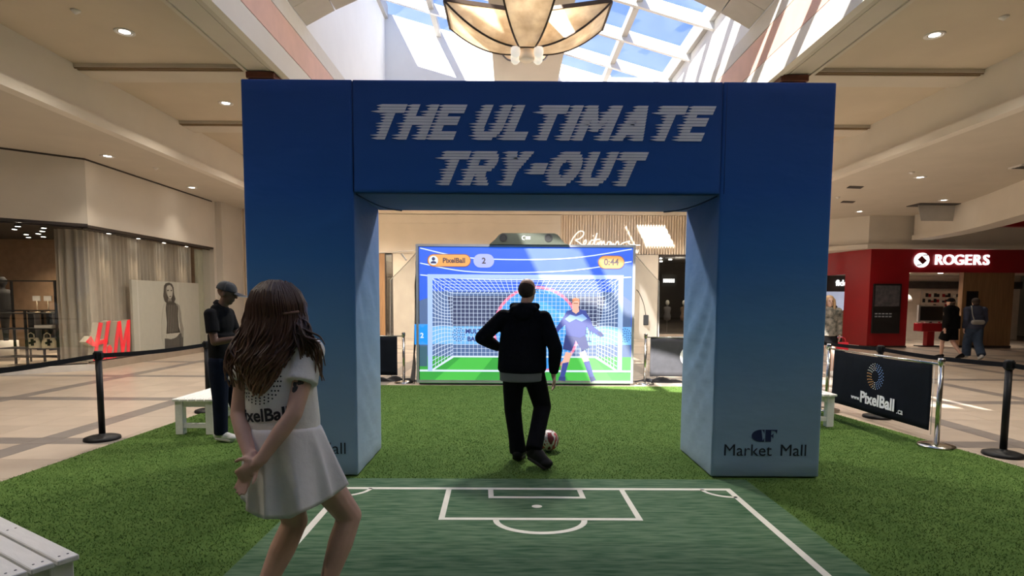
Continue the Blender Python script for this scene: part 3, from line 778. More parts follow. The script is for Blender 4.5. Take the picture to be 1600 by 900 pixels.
# mall name on both pillars
M_navy = mat('navy_print', (.004, .015, .075), .7)
M_blackprint = mat('black_print', (.006, .012, .025), .7)
for cx in (-1.83, 2.262):
    for word, wx in (('Market', -.147), ('Mall', .262)): put_text('mall_name', word, M_blackprint, arch, (cx + wx, AY0 - .002, .262), size=.15, extrude=.0012, bold=-.0006)
    q = MB()
    q.prism([(cx - .015, .345), (cx - .015, .355)] + [(cx - .045 + .068 * math.cos(R(a)), .397 + .055 * math.sin(R(a))) for a in range(90, 271, 12)][:0] +
            [(cx - .03 + .085 * math.cos(R(a)), .397 + .055 * math.sin(R(a))) for a in range(90, 271, 12)], AY0 - .003, AY0 - .0006)
    q.prism([(cx - .026, .4515), (cx - .002, .4515), (cx - .002, .415), (cx - .012, .437)], AY0 - .003, AY0 - .0006)
    q.prism([(cx - .026, .3425), (cx - .012, .357), (cx - .002, .379), (cx - .002, .3425)], AY0 - .003, AY0 - .0006)
    q.prism([(cx + .008, .3425), (cx + .058, .3425), (cx + .058, .4515), (cx + .008, .4515)], AY0 - .003, AY0 - .0006)
    q.prism([(cx + .058, .4515), (cx + .112, .4515), (cx + .108, .415), (cx + .092, .440), (cx + .058, .444)], AY0 - .003, AY0 - .0006)
    q.prism([(cx + .058, .404), (cx + .066, .401), (cx + .078, .420), (cx + .078, .372), (cx + .066, .391), (cx + .058, .390)], AY0 - .003, AY0 - .0006)
    q.build('emblem', M_navy, arch)
# ------------------------------------------------------------------ clothes shop window
def curtain(path, z0, z1, name, m, label, cat, pitch=.15, amp=.045):
    P = [Vector(p) for p in path]; segs = []; tot = 0
    for a, b_ in zip(P, P[1:]): segs.append((tot, a, b_)); tot += (b_ - a).length
    def at(s):
        for (t0, a, b_) in reversed(segs):
            if s >= t0 - 1e-9:
                d = (b_ - a).normalized(); return a + d * (s - t0), Vector((-d.y, d.x))
    n = int(tot / pitch * 8)
    def fn(u, v):
        p, nn = at(u * tot); ph = u * tot / pitch * 6.283
        o = amp * (math.sin(ph + .6 * math.sin(ph * .23)) + .35 * math.sin(ph * .41 + 1)) * (.8 + .2 * v)
        return (p.x + nn.x * o, p.y + nn.y * o, z0 + (z1 - z0) * v)
    q = MB(); q.grid(fn, n, 6); o = q.build(name, m); tag(o, label, cat); return o
curtain([(-10.25, 13.1), (-9.85, 13.2), (-9.78, 13.5), (-9.78, 17.72)], .14, 3.14, 'curtain', M_curtain, 'pleated grey beige curtain behind the shop window with red letters', 'curtain')
M_palepanel = mat('pale_green_panel', (.55, .56, .45), .5)
q = MB(); q.box(-9.62, -9.55, 17.78, 18.06, .16, 3.1); q.box(-9.64, -9.54, 17.74, 17.78, .16, 3.1); o = q.build('window_screen', M_palepanel); tag(o, 'pale green upright panel at the end of the curtained window', 'panel')
# platform under the display
q = MB(); q.box(-10.6, -9.36, 13.0, 18.0, 0, .14); struct(q.build('trim_89', M_stone))
# red letters
M_redface = mat('bright_red_face', (.72, .012, .03), .4, emit=(.9, .02, .04), estr=.25)
M_ivory = mat('ivory_return', (.66, .60, .50), .6)
def yz_prism(mb, pts, x0, x1):
    n = len(pts); vs = [(x0, y, z) for y, z in pts] + [(x1, y, z) for y, z in pts]
    mb.add(vs, [tuple(range(n)), tuple(range(n, 2 * n))[::-1]] + [(i, i + n, (i + 1) % n + n, (i + 1) % n) for i in range(n)])
def sign_letter(name, polys, par, dy=0):
    b1 = MB(); f = MB()
    for p in polys:
        p = [(y + dy, z) for y, z in p]
        yz_prism(b1, p, -9.58, -9.44); yz_prism(f, [(y, z) for y, z in p], -9.44, -9.425)
    o = b1.build(name, M_ivory, par); f.build('red_face', M_redface, o); return o
hm = thing('shop_letters', 'big slanted red letters standing in the curtained shop window', 'sign', (-9.5, 13.4, .14))
sign_letter('letter_h', [[(13.00, .14), (13.10, .14), (13.17, .46), (13.36, 1.02), (13.24, 1.04), (13.11, .66)],
                         [(13.27, .14), (13.37, .14), (13.46, .52), (13.62, 1.07), (13.50, 1.05), (13.38, .62)],
                         [(12.80, .62), (13.02, .50), (13.48, .56), (13.50, .66), (13.06, .60), (12.96, .74)]], hm)
sign_letter('ampersand', [[(13.42, .14), (13.54, .14), (13.64, .23), (13.57, .30), (13.61, .41), (13.54, .50), (13.45, .46), (13.44, .35), (13.38, .25)]], hm, .03)
sign_letter('letter_m', [[(13.68, .14), (13.77, .14), (13.86, .52), (14.00, 1.05), (13.89, 1.03), (13.78, .64)],
                         [(13.89, 1.03), (14.00, 1.05), (14.05, .5), (14.05, .24), (13.97, .24), (13.95, .55)],
                         [(13.97, .24), (14.05, .24), (14.18, .62), (14.34, 1.07), (14.24, 1.05), (14.12, .74)],
                         [(14.16, .14), (14.26, .14), (14.31, .56), (14.34, 1.07), (14.24, 1.05), (14.19, .56)]], hm, -.02)
# poster with a black and white print
M_poster = mat('pale_poster', (.66, .64, .58), .6, var=.02)
M_pd = mat('print_charcoal', (.045, .04, .038), .7); M_pm = mat('print_grey', (.34, .32, .29), .7); M_pl = mat('print_light', (.62, .60, .55), .7)
po = thing('poster_board', 'pale poster with black and white figure in a dark sleeveless top', 'poster', (-9.5, 16, .14))
q = MB(); q.box(-9.56, -9.50, 14.55, 17.66, .14, 2.06); q.build('board', M_poster, po)
def pr(name, pts, m, k=0): q = MB(); yz_prism(q, pts, -9.5, -9.496 + k * .002); q.build(name, m, po)
pr('printed_hair', [(15.90, 1.94), (15.98, 2.01), (16.14, 2.04), (16.28, 2.0), (16.35, 1.9), (16.36, 1.72), (16.42, 1.58), (16.34, 1.48), (16.2, 1.5), (16.04, 1.44), (15.90, 1.52), (15.85, 1.66), (15.88, 1.8)], M_pd)
pr('printed_face', [(15.98, 1.88), (16.05, 1.95), (16.18, 1.97), (16.27, 1.91), (16.30, 1.80), (16.27, 1.68), (16.19, 1.58), (16.12, 1.58), (16.03, 1.67), (15.97, 1.78)], M_pl, 1)
for ya, yb in ((16.03, 16.11), (16.19, 16.26)): pr('printed_eye', [(ya, 1.83), (yb, 1.84), (yb, 1.805), (ya, 1.80)], M_pd, 2)
pr('printed_mouth', [(16.12, 1.66), (16.21, 1.67), (16.2, 1.645), (16.13, 1.64)], M_pd, 2); pr('printed_shadow', [(15.98, 1.88), (16.02, 1.92), (16.03, 1.72), (16.1, 1.6), (16.03, 1.67), (15.97, 1.78)], M_pm, 2)
pr('printed_neck', [(16.06, 1.6), (16.2, 1.6), (16.24, 1.5), (16.05, 1.48)], M_pm, 1)
pr('printed_top', [(15.98, 1.48), (16.1, 1.53), (16.28, 1.52), (16.42, 1.46), (16.52, 1.36), (16.5, 1.1), (16.52, .8), (16.60, .62), (15.92, .62), (15.97, .9), (15.96, 1.1), (15.93, 1.32)], M_pd, 1)
for i in range(6): y = 16.02 + i * .08; pr('printed_rib', [(y, 1.42), (y + .018, 1.42), (y + .022, .66), (y + .004, .66)], M_pm, 2)
pr('printed_arm', [(15.97, 1.48), (15.93, 1.32), (15.94, 1.1), (15.86, .85), (15.82, .5), (15.76, .3), (15.70, .5), (15.72, .95), (15.80, 1.3), (15.88, 1.44)], M_pl, 2)
pr('printed_arm', [(16.46, 1.46), (16.60, 1.40), (16.66, 1.2), (16.68, .95), (16.76, .72), (16.74, .46), (16.66, .5), (16.60, .8), (16.56, 1.0), (16.53, 1.3)], M_pm, 2)
pr('printed_belly', [(15.9, .58), (16.1, .63), (16.3, .58), (16.42, .53), (16.3, .48), (16.1, .46), (15.92, .5)], M_pl, 2)
pr('printed_trousers', [(15.84, .5), (16.1, .47), (16.4, .5), (16.6, .62), (16.74, .5), (16.7, .14), (15.82, .14)], mat('print_dark_grey', (.10, .095, .09), .7), 1)
# inside the shop: shelf, bags, cards, clothes
M_rack = mat('black_steel_rack', (.03, .03, .032), .4, metal=.5)
sh = thing('display_shelf', 'black steel display shelving seen through the corner shop window', 'shelf', (-11.2, 13.6, 0))
for x in (-11.95, -11.25, -10.52):
    for y in (13.4, 13.9): q = MB(); q.box(x - .02, x + .02, y - .02, y + .02, 0, 2.0 if x != -11.25 else 1.3); q.build('post', M_rack, sh)
for z in (.22, .42, .88, 1.24): q = MB(); q.box(-11.95, -10.52, 13.4, 13.9, z - .02, z); q.build('shelf_board', M_rack, sh)
for z in (1.98, 1.3): q = MB(); q.bar((-11.97, 13.4, z), (-10.5, 13.4, z), .03, .03); q.build('rail', M_rack, sh)
M_bag = mat('cream_canvas', (.85, .75, .56), .8, var=.1, scale=12)
M_bagx = mat('black_bow', (.02, .02, .02), .7)
def handbag(x, label):
    t = thing('handbag', label, 'bag', (x, 13.52, .42), 'cream handbags on the black shelf')
    q = MB(); q.grid(lambda u, v: (x + (.17 + .03 * math.sin(v * 3.1)) * math.cos(u * 6.283) * (1 - .25 * v), 13.52 + .09 * math.sin(u * 6.283) * (1 - .5 * v), .42 + .24 * v), 24, 6)
    q.add([(x + (.2) * math.cos(i * .2618) * .75, 13.52 + .05 * math.sin(i * .2618), .66) for i in range(24)], [tuple(range(24))]); q.build('body', M_bag, t)
    q = MB(); q.tube([(x - .08, 13.47, .65), (x - .07, 13.47, .74), (x, 13.47, .78), (x + .07, 13.47, .74), (x + .08, 13.47, .65)], .012, 6); q.build('handle', M_bag, t)
    q = MB(); q.bar((x + .02, 13.39, .54), (x + .16, 13.39, .58), .03, .05); q.bar((x + .09, 13.39, .48), (x + .09, 13.39, .64), .03, .05, (1, 0, 0)); q.build('bow', M_bagx, t)
handbag(-11.2, 'left cream handbag with black bow on the black shelf'); handbag(-10.82, 'right cream handbag with black bow on the black shelf')
q = MB(); q.box(-11.1, -10.68, 13.45, 13.75, .88, .96); tag(q.build('white_box', M_kerb, bevel=.01), 'flat white box on the shelf above the cream handbags', 'box')
for x, lb in ((-11.12, 'left white sign card on a stand atop the black shelf'), (-10.86, 'right white sign card on a stand atop the black shelf')):
    t = thing('sign_card', lb, 'sign', (x, 13.6, 1.24), 'sign cards on the shelf top')
    q = MB(); q.box(x - .09, x + .09, 13.59, 13.61, 1.52, 1.64); q.build('card', M_kerb, t)
    q = MB(); q.tube([(x, 13.6, 1.26), (x, 13.6, 1.53)], .01, 6); q.lathe([(.05, .0), (.05, .02), (.012, .03)], (x, 13.6, 1.24), 12); q.build('stand', M_bag, t)
M_cloth = [mat('black_cloth', (.02, .02, .022), .9), mat('grey_cloth', (.12, .11, .11), .9), mat('brown_cloth', (.16, .10, .06), .9)]
for i in range(9):
    x = -11.85 + i * .15
    q = MB(); c = .06 + .01 * (i % 3)
    q.grid(lambda u, v: (x + (.045 + .02 * v) * math.cos(u * 6.283), 14.4 + (.22 - .05 * v + .03 * math.sin(u * 25)) * math.sin(u * 6.283), 1.25 - (.85 + .1 * (i % 2)) * v), 20, 5)
    tag(q.build('hanging_garment', M_cloth[i % 3]), 'dark garment hanging on the rail behind the black shelf', 'garment', 'garments on the rail')
q = MB(); q.bar((-12, 14.4, 1.28), (-10.4, 14.4, 1.28), .03, .03); q.bar((-12, 14.4, 0), (-12, 14.4, 1.28), .03, .03, (1, 0, 0)); q.bar((-10.4, 14.4, 0), (-10.4, 14.4, 1.28), .03, .03, (1, 0, 0)); tag(q.build('clothes_rail', M_rack), 'black clothes rail behind the display shelf', 'rail')
t = thing('mannequin', 'dark mannequin on a plinth at the left edge of the corner shop', 'mannequin', (-12.9, 14.75, 0))
q = MB(); q.lathe([(.25, 0), (.25, .5)], (-12.9, 14.75, 0), 24); q.build('plinth', M_kerb, t)
q = MB(); q.lathe([(.05, .5), (.07, .8), (.10, 1.1), (.17, 1.25), (.13, 1.45), (.19, 1.68), (.16, 1.78), (.05, 1.82), (.05, 1.88), (.09, 1.96), (.09, 2.05), (.04, 2.12)], (-12.9, 14.75, 0), 20); q.build('figure', M_cloth[0], t)
# ceiling spots in the shop, their light
for i, (x, y, z) in enumerate([(-11.3, 13.0, 3.4), (-10.9, 12.6, 3.4), (-11.6, 13.8, 3.4), (-12.3, 14.6, 3.4), (-11.9, 14.9, 3.4), (-12.9, 15.2, 3.4), (-13.6, 16.4, 3.4), (-13.1, 16.2, 3.4), (-14.2, 17.2, 3.4), (-13.6, 17.0, 3.4), (-12.5, 15.6, 3.4),
                               (-9.55, 13.9, 3.16), (-9.55, 15.0, 3.16), (-9.55, 16.1, 3.16), (-9.55, 17.2, 3.16)]):
    t = thing('shop_spotlight', 'small round spotlight in the ceiling of the corner shop' if z > 3.3 else 'small round spotlight above the grey curtain', 'ceiling lamp', (x, y, z), 'shop ceiling spotlights' if z > 3.3 else 'spotlights above the curtain')
    q = MB(); q.lathe([(.075, 0), (.075, -.03), (.06, -.035)], (x, y, z), 16); q.build('can', M_rack, t)
    q = MB(); q.lathe([(.055, -.02), (.055, -.037), (.03, -.04)], (x, y, z), 16); q.build('lens', M_glow, t)
    d = bpy.data.lights.new('shop_bulb', 'SPOT'); d.energy = 60 if z > 3.3 else 30; d.spot_size = R(110 if z > 3.3 else 50); d.spot_blend = .8; d.color = (1, .8, .58); d.shadow_soft_size = .06
    o = bpy.data.objects.new('shop_bulb', d); link(o, t); o.location = (0, 0, -.06)

# ------------------------------------------------------------------ far shop sign
M_signlit = mat('cream_sign_tube', (.9, .85, .78), .4, emit=(1, .93, .82), estr=.55)
fs = thing('script_sign', 'cream handwritten style shop sign on the far slatted fascia', 'sign', (3.5, 23.9, 3.6))
def sx_(p): return (2.08 + (p[0] - 53) * .003454, FY - .06, 5.0 - p[1] * .003454)
def smooth(pts, n=6):
    P = [Vector(p) for p in pts]; out = []
    for i in range(len(P) - 1):
        p0, p1, p2, p3 = P[max(i - 1, 0)], P[i], P[i + 1], P[min(i + 2, len(P) - 1)]
        for k in range(n):
            t = k / n; out.append(.5 * ((2 * p1) + (p2 - p0) * t + (2 * p0 - 5 * p1 + 4 * p2 - p3) * t * t + (3 * p1 - p0 - 3 * p2 + p3) * t ** 3))
    return out + [P[-1]]
for nm, st in (('letter_r', [(140, 370), (165, 300), (190, 250), (225, 200), (265, 165), (300, 160), (322, 180), (310, 215), (270, 250), (225, 265), (262, 290), (300, 318), (330, 320)]),
               ('letter_e', [(330, 320), (352, 290), (345, 262), (325, 285), (325, 320), (350, 330), (380, 310)]),
               ('letter_i', [(380, 310), (402, 278), (394, 322), (425, 318)]), ('i_dot', [(428, 216), (440, 210)]),
               ('letter_t', [(425, 318), (450, 270), (480, 180), (452, 300), (470, 322), (495, 290)]), ('t_bar', [(405, 268), (460, 262), (520, 252)]),
               ('letter_m', [(495, 290), (500, 328), (528, 272), (535, 328), (560, 275), (572, 322), (598, 312)]),
               ('letter_a', [(645, 288), (615, 284), (600, 315), (625, 328), (650, 290), (656, 326), (678, 300)]),
               ('letter_n', [(678, 300), (690, 328), (720, 280), (738, 290), (748, 326), (785, 300)]),
               ('letter_s', [(785, 300), (840, 280), (872, 278), (850, 296), (890, 318), (850, 332), (900, 320), (995, 322)]),
               ('small_mark', [(922, 368), (940, 420), (950, 378), (962, 418), (978, 372)])):
    q = MB(); q.tube(smooth([sx_(p) for p in st]), .022 if nm != 'small_mark' else .014, 6); q.build(nm, M_signlit, fs)
# interior hints of the far shop
for x, y, h_, c in ((6.6, 26.3, 1.5, 0), (7.3, 26.8, 1.6, 1), (7.9, 26.2, 1.45, 2), (8.6, 27, 1.5, 0)):
    t = thing('mannequin', 'dark dressed mannequin inside the far shop, %s' % ('nearest the frame', 'second from the frame', 'third from the frame', 'furthest from the frame')[(6.6, 7.3, 7.9, 8.6).index(x)], 'mannequin', (x, y, 0))
    q = MB(); q.lathe([(.13, .0), (.13, .02), (.02, .03), (.02, .7), (.15, .75), (.17, .9), (.12, 1.05), (.17, 1.25), (.15, 1.33), (.045, 1.36), (.045, 1.42)], (x, y, 0), 16); q.build('dress_form', M_cloth[c], t)
    q = MB(); q.lathe([(.03, 1.41), (.08, 1.47), (.09, 1.55), (.06, 1.63), (.02, 1.65)], (x, y, 0), 14); q.build('head', M_fascia, t)
for x, y in ((6.5, 25.2), (7.1, 25.8), (7.8, 25.2), (7.0, 27), (-5.0, 25.2), (-5.1, 26.0)):
    t = thing('shop_spotlight', 'tiny spotlight in the ceiling of the far shop', 'ceiling lamp', (x, y, 3.46), 'far shop spotlights')
    q = MB(); q.lathe([(.07, 0), (.07, -.03), (.05, -.035)], (x, y, 3.46), 12); q.build('lens', M_glow, t)
room_light((7.5, 25.8, 3.1), 25, .2, 'far_shop_light')
room_light((-5.3, 25.8, 3.1), 15, .2, 'far_shop_light')
t = thing('hanging_display', 'small dark hanging screen with white letters inside the far shop', 'screen', (6.85, 25, 2.3))
q = MB(); q.box(6.55, 7.15, 25, 25.06, 2.25, 2.75); q.build('panel', M_black, t)
for i in range(6): q = MB(); q.box(6.6 + i * .085, 6.66 + i * .085, 24.985, 25, 2.4, 2.56); q.build('lit_mark', M_glow2, t)
for x in (6.65, 7.05): q = MB(); q.tube([(x, 25.03, 2.75), (x, 25.03, 3.5)], .008, 5); q.build('wire', M_black, t)

# ------------------------------------------------------------------ red phone shop
rg = thing('shop_sign', 'white lit capital letters and round emblem on the red fascia', 'sign', (15.3, RY - .05, 3.0))
SZ = 3.07
q = MB(); q.add([(14.38 + r * math.cos(i * .19635), RY - yy_, SZ + r * math.sin(i * .19635)) for r, yy_ in ((.255, .06), (.255, .0)) for i in range(32)], [tuple(range(32))[::-1]] + [(i, (i + 1) % 32, (i + 1) % 32 + 32, i + 32) for i in range(32)]); em = q.build('emblem_disc', M_glow2, rg)
M_signred = mat('emblem_gap', (.22, .004, .01), .5)
q = MB(); q.prism([(14.38 - .16, SZ + .02), (14.38 + .02, SZ - .15), (14.38 + .16, SZ - .02), (14.38 - .02, SZ + .15)], RY - .065, RY - .058); q.build('emblem_diamond', M_signred, em)
for sg in (-1, 1):
    q = MB(); q.prism([(14.38 + sg * .02, SZ + sg * .15), (14.38 + sg * .045, SZ + sg * .15), (14.38 + sg * .19, SZ + sg * .16), (14.38 + sg * .17, SZ + sg * .19), (14.38 + sg * .0, SZ + sg * .175)], RY - .065, RY - .058); q.build('emblem_notch', M_signred, em)
xp = 14.82
for ch, w in zip('ROGERS', (.31, .335, .325, .255, .31, .265)):
    put_text('letter', ch, M_glow2, rg, (xp + w / 2, RY - .04, SZ), size=.50, extrude=.03, bold=.005); xp += w + .03
dsp = thing('wall_display', 'dark advert screen on the red shop pier', 'screen', (13.1, RY - .03, .5))
q = MB(); q.box(12.74, 13.72, RY - .06, RY - .001, .5, 2.24); q.build('screen_body', M_black, dsp, bevel=.006)
M_ad = mat('advert_picture', (.03, .028, .028), .4, col2=(.10, .08, .075), scale=7, emit=(.05, .045, .045), estr=.1)
q = MB(); q.box(12.80, 13.66, RY - .064, RY - .06, 1.45, 2.18); q.build('picture', M_ad, dsp)
M_adt = mat('advert_text', (.2, .2, .2), .5, emit=(1, 1, 1), estr=.02)
for i, z in enumerate((1.17, 1.07)):
    for j in range(5): q = MB(); q.box(12.82 + j * .125, 12.91 + j * .125, RY - .064, RY - .06, z, z + .045); q.build('text_stroke', M_adt, dsp)
# sub-brand opening on the side: sign and poster
sd = thing('small_sign', 'small white lit word on the dark fascia behind the red wall', 'sign', (12.86, 22.57, 2.2))
put_text('word', 'fido', M_glow2, sd, (12.95, 22.57, 2.33), size=.32, extrude=.015, bold=.006)
ps = thing('crowd_poster', 'pale blue poster with a crowd of people beside the red wall', 'poster', (12.8, 22.5, .2))
M_psky = mat('poster_sky', (.42, .5, .66), .6, emit=(.5, .6, .8), estr=.25)
q = MB(); q.box(12.2, 13.3, 22.55, 22.585, .2, 2.0); q.build('poster_sheet', M_psky, ps)
for i in range(7):
    x = 12.3 + i * .15; hh = 1.05 + .35 * ((i * 5) % 4) / 4
    q = MB(); q.prism([(x - .1, .25), (x + .1, .25), (x + .1, hh - .1), (x + .04, hh), (x + .05, hh + .1), (x, hh + .16), (x - .05, hh + .1), (x - .04, hh), (x - .1, hh - .1)], 22.54 - .002 * (i % 3), 22.551); q.build('printed_person', M_cloth[i % 3], ps)
# inside: wall display boards, counter, kiosk, pendant shades
for k_, (xa, xb) in enumerate(((13.3, 14.9), (15.0, 16.3), (17.7, 19.6))):
    bd = thing('device_wall', ('pale wall of small phone displays at the left of the red shop', 'pale wall of small phone displays in the middle of the red shop', 'pale wall of small phone displays right of the oak panel')[k_], 'display', ((xa + xb) / 2, 24.8, .6), 'phone display walls')
    q = MB(); q.box(xa, xb, 24.78, 24.89, .6, 2.1); q.build('board', M_inwall, bd)
    st = [MB(), MB(), MB()]
    for r in range(6):
        for c in range(int((xb - xa) / .12)):
            if random.random() < .15: continue
            x = xa + .06 + c * .12; z = .66 + r * .235; st[random.choice((0, 0, 1, 2))].box(x - .045, x + .045, 24.74, 24.78, z, z + random.choice((.08, .13, .16)))
    for m_, s_ in zip((M_black, M_kerb, M_red), st): tag(s_.build('device_row', m_, bd), kind='stuff')
ct = thing('shop_counter', 'low oak counter with dark top inside the red shop', 'counter', (14.8, 23.4, 0))
q = MB(); q.box(13.6, 15.9, 23.2, 23.7, .05, .75); q.build('body', M_oak, ct)
q = MB(); q.box(13.47, 15.95, 23.15, 23.75, .75, .8); q.build('top', M_black, ct)
q = MB(); q.box(13.65, 15.85, 23.25, 23.65, 0, .05); q.build('plinth', M_black, ct)
kk = thing('kiosk', 'red pedestal kiosk with a dark screen at the phone shop entrance', 'kiosk', (15.25, 20.9, 0))
q = MB(); q.box(14.85, 15.65, 20.7, 21.1, 0, .03); q.build('base', M_black, kk)
q = MB(); q.box(15.12, 15.38, 20.8, 21.0, .03, .55); q.build('pedestal', M_red, kk)
q = MB(); q.box(14.8, 15.7, 20.65, 21.1, .55, .85); q.build('tray', M_red, kk, bevel=.02)
q = MB(); q.box(14.78, 15.72, 20.83, 20.92, .9, 1.5); q.build('screen_frame', M_grey, kk)
q = MB(); q.box(14.84, 15.66, 20.82, 20.84, .95, 1.45); q.build('screen', M_black, kk)
for i in range(3): q = MB(); q.box(14.95 + .3 * i, 15.07 + .3 * i, 20.7, 20.78, .85, .89); q.build('phone', M_kerb, kk)
for x, lb in ((14.6, 'left white dome pendant shade in the red phone shop'), (15.4, 'right white dome pendant shade in the red phone shop')):
    t = thing('dome_pendant', lb, 'lamp', (x, 22.6, 1.8), 'dome pendants in the phone shop')
    q = MB(); q.lathe([(.30, 0), (.29, .1), (.22, .22), (.1, .29), (.03, .31)], (x, 22.6, 1.65), 20); q.build('shade', M_kerb, t)
    q = MB(); q.tube([(x, 22.6, 1.95), (x, 22.6, 2.76)], .01, 5); q.build('cord', M_black, t)
for x, y in ((14, 21.4), (14.9, 21.6), (15.6, 21.3), (14.3, 22.6), (15.3, 22.3), (16.8, 22.6), (18.5, 21.5)):
    t = thing('shop_spotlight', 'small round spotlight in the ceiling of the red phone shop', 'ceiling lamp', (x, y, 2.75), 'phone shop spotlights')
    q = MB(); q.lathe([(.08, 0), (.08, -.02), (.05, -.025)], (x, y, 2.75), 14); q.build('lens', M_glow, t)
    d = bpy.data.lights.new('shop_bulb', 'SPOT'); d.energy = 40; d.spot_size = R(140); d.spot_blend = .8; d.color = (1, .88, .74); d.shadow_soft_size = .06
    o = bpy.data.objects.new('shop_bulb', d); link(o, t); o.location = (0, 0, -.05)
q = MB(); q.box(16.1, 16.5, RY + .03, RY + .049, 1.2, 2.0); tag(q.build('oak_panel_screen', M_black), 'small dark screen on the oak panel behind the walkers', 'screen')
q = MB(); q.box(17.8, 18.05, 20.9, 20.94, 1.05, 1.35); q.box(17.91, 17.94, 20.91, 20.93, .02, 1.05); q.box(17.8, 18.05, 20.8, 21.05, 0, .02); tag(q.build('notice_card', M_kerb), 'small pale notice at the right edge of the phone shop', 'notice')
# ------------------------------------------------------------------ game screen
SYF = 10.75
def sp(px, py, d=0.0): return (-1.725 + (px - 653) * .01197, SYF - .031 - d, 2.612 - (py - 383) * .01197)
def em(name, c, e=.50, dif=.22):
    c = srgb(*c); return mat('screen_' + name, tuple(.06 + dif * v for v in c), .5, var=.05, scale=2, emit=c, estr=e, spec=.3)
gs = thing('game_screen', 'large lit game screen showing a goalkeeper in a goal', 'screen', (.28, SYF, 0))
fr = MB(); fr.box(-1.73, 2.29, SYF - .03, SYF + .25, .06, 2.60); fr.build('cabinet', M_black, gs)
bz = MB(); x0, x1, z0, z1 = -1.745, 2.305, .045, 2.615
M_silver = mat('silver_bezel', (.55, .57, .60), .35, metal=.7)
for a in ((x0, x0 + .045, z0, z1), (x1 - .045, x1, z0, z1), (x0 + .045, x1 - .045, z1 - .045, z1), (x0 + .045, x1 - .045, z0, z0 + .05)): q = MB(); q.box(a[0], a[1], SYF - .05, SYF + .03, a[2], a[3]); q.build('bezel', M_silver, gs)
q = MB(); q.box(-1.7, 2.26, SYF - .02, SYF + .5, .012, .05); q.build('base_plinth', M_black, gs)
def tri_fan(name, pts, m, d, parent=gs):
    q = MB(); n = len(pts); q.add([sp(x, y, d) for x, y in pts] + [sp(x, y, d - .0015) for x, y in pts], [tuple(range(n))] + [(i, i + n, (i + 1) % n + n, (i + 1) % n) for i in range(n)]); return q.build(name, m, parent)
E_blue = em('blue', (24, 92, 226)); E_blue2 = em('mid_blue', (62, 128, 238)); E_stand = em('stand', (74, 102, 150)); E_banner = em('banner', (110, 180, 244)); E_green = em('green', (40, 160, 52)); E_green2 = em('light_green', (66, 190, 66))
E_white = em('white', (214, 230, 255)); E_post = em('post', (168, 196, 246)); E_orange = em('orange', (240, 162, 82)); E_orangeb = em('orange_edge', (150, 84, 50)); E_lav = em('lavender', (166, 176, 240)); E_navy = em('navy', (34, 40, 92)); E_cyan = em('cyan', (46, 150, 232)); E_pink = em('pink', (240, 110, 150))
E_skin = em('skin', (240, 180, 160)); E_kit = em('kit', (44, 62, 150)); E_kit2 = em('kit_dark', (30, 44, 120)); E_kitl = em('kit_light', (130, 170, 240)); E_hair = em('hair', (200, 120, 80)); E_dark = em('dark_text', (70, 52, 60)); E_net = em('net', (205, 220, 246), .52)
E_netbg = em('net_shade', (70, 108, 190)); E_back = em('stand_dark', (40, 54, 96))
disp = tri_fan('display', [(656, 387), (986, 387), (986, 598), (656, 598)], E_blue, .0)
def sc(name, pts, m, d): return tri_fan(name, pts, m, d, disp)
sc('stand', [(656, 470), (668, 466), (675, 455), (964, 455), (985, 470), (985, 560), (656, 560)], E_stand, .002)
sc('stand_shade', [(700, 462), (945, 462), (935, 510), (707, 510)], E_back, .0035)
sc('banner', [(656, 509), (986, 509), (986, 537), (656, 537)], E_banner, .0045)
sc('pitch', [(656, 556), (986, 556), (986, 598), (656, 598)], E_green, .0045)
sc('pitch_stripe', [(720, 558), (770, 558), (740, 596), (676, 596)], E_green2, .006); sc('pitch_stripe', [(870, 558), (930, 558), (960, 596), (890, 596)], E_green2, .006)
sc('side_stand', [(656, 540), (668, 540), (668, 572), (656, 572)], em('deep', (46, 92, 110)), .006)
for pts in (((658, 389), (740, 404), (880, 404), (984, 389)), ((658, 412), (740, 425), (880, 423), (984, 408)), ((658, 430), (740, 436), (880, 436), (984, 432))):
    P = smooth([(x, y, 0) for x, y in pts], 8); up = [(p.x, p.y - .8) for p in P]; dn = [(p.x, p.y + .9) for p in P][::-1]; sc('light_streak', up + dn, E_white, .006)
# circle target
sc('target_ring', arc_pts(838, 514, 68, 68, 0, 360, 48), E_pink, .006); sc('target_fill', arc_pts(838, 514, 63.5, 63.5, 0, 360, 48), E_cyan, .0075)
sc('target_cloud', [(800, 500), (815, 476), (850, 470), (872, 486), (860, 508), (830, 520)], em('cyan2', (74, 176, 240)), .009)
# net: woven from strips, joined because there are several hundred
nm = MB()
def strip(pts, w=.75, d=.0105):
    P = [Vector((x, y)) for x, y in pts]
    for a, b_ in zip(P, P[1:]):
        t = (b_ - a).normalized(); n_ = Vector((-t.y, t.x)) * w / 2
        nm.add([sp(*(a + n_), d), sp(*(b_ + n_), d), sp(*(b_ - n_), d), sp(*(a - n_), d)], [(0, 1, 2, 3)])
BLx, BRx, BTy, BBy = 708, 932, 458, 556; FL, FR, FT, FB = 676, 964, 435, 578
for i in range(36): x = BLx + (BRx - BLx) * i / 35; strip([(x, BTy), (x, BBy)], .6)
for j in range(17): y = BTy + (BBy - BTy) * j / 16; strip([(BLx, y), (BRx, y)], .6)
for i in range(34):
    u = i / 33; strip([(FL + (FR - FL) * u, FT), (BLx + (BRx - BLx) * u + 3 * math.sin(u * 9), BTy - 4), (BLx + (BRx - BLx) * u, BTy)], .9)
for j in range(6): v = j / 5; strip([(FL + (BLx - FL) * v, FT + (BTy - FT) * v), (FR + (BRx - FR) * v, FT + (BTy - FT) * v)], .7)
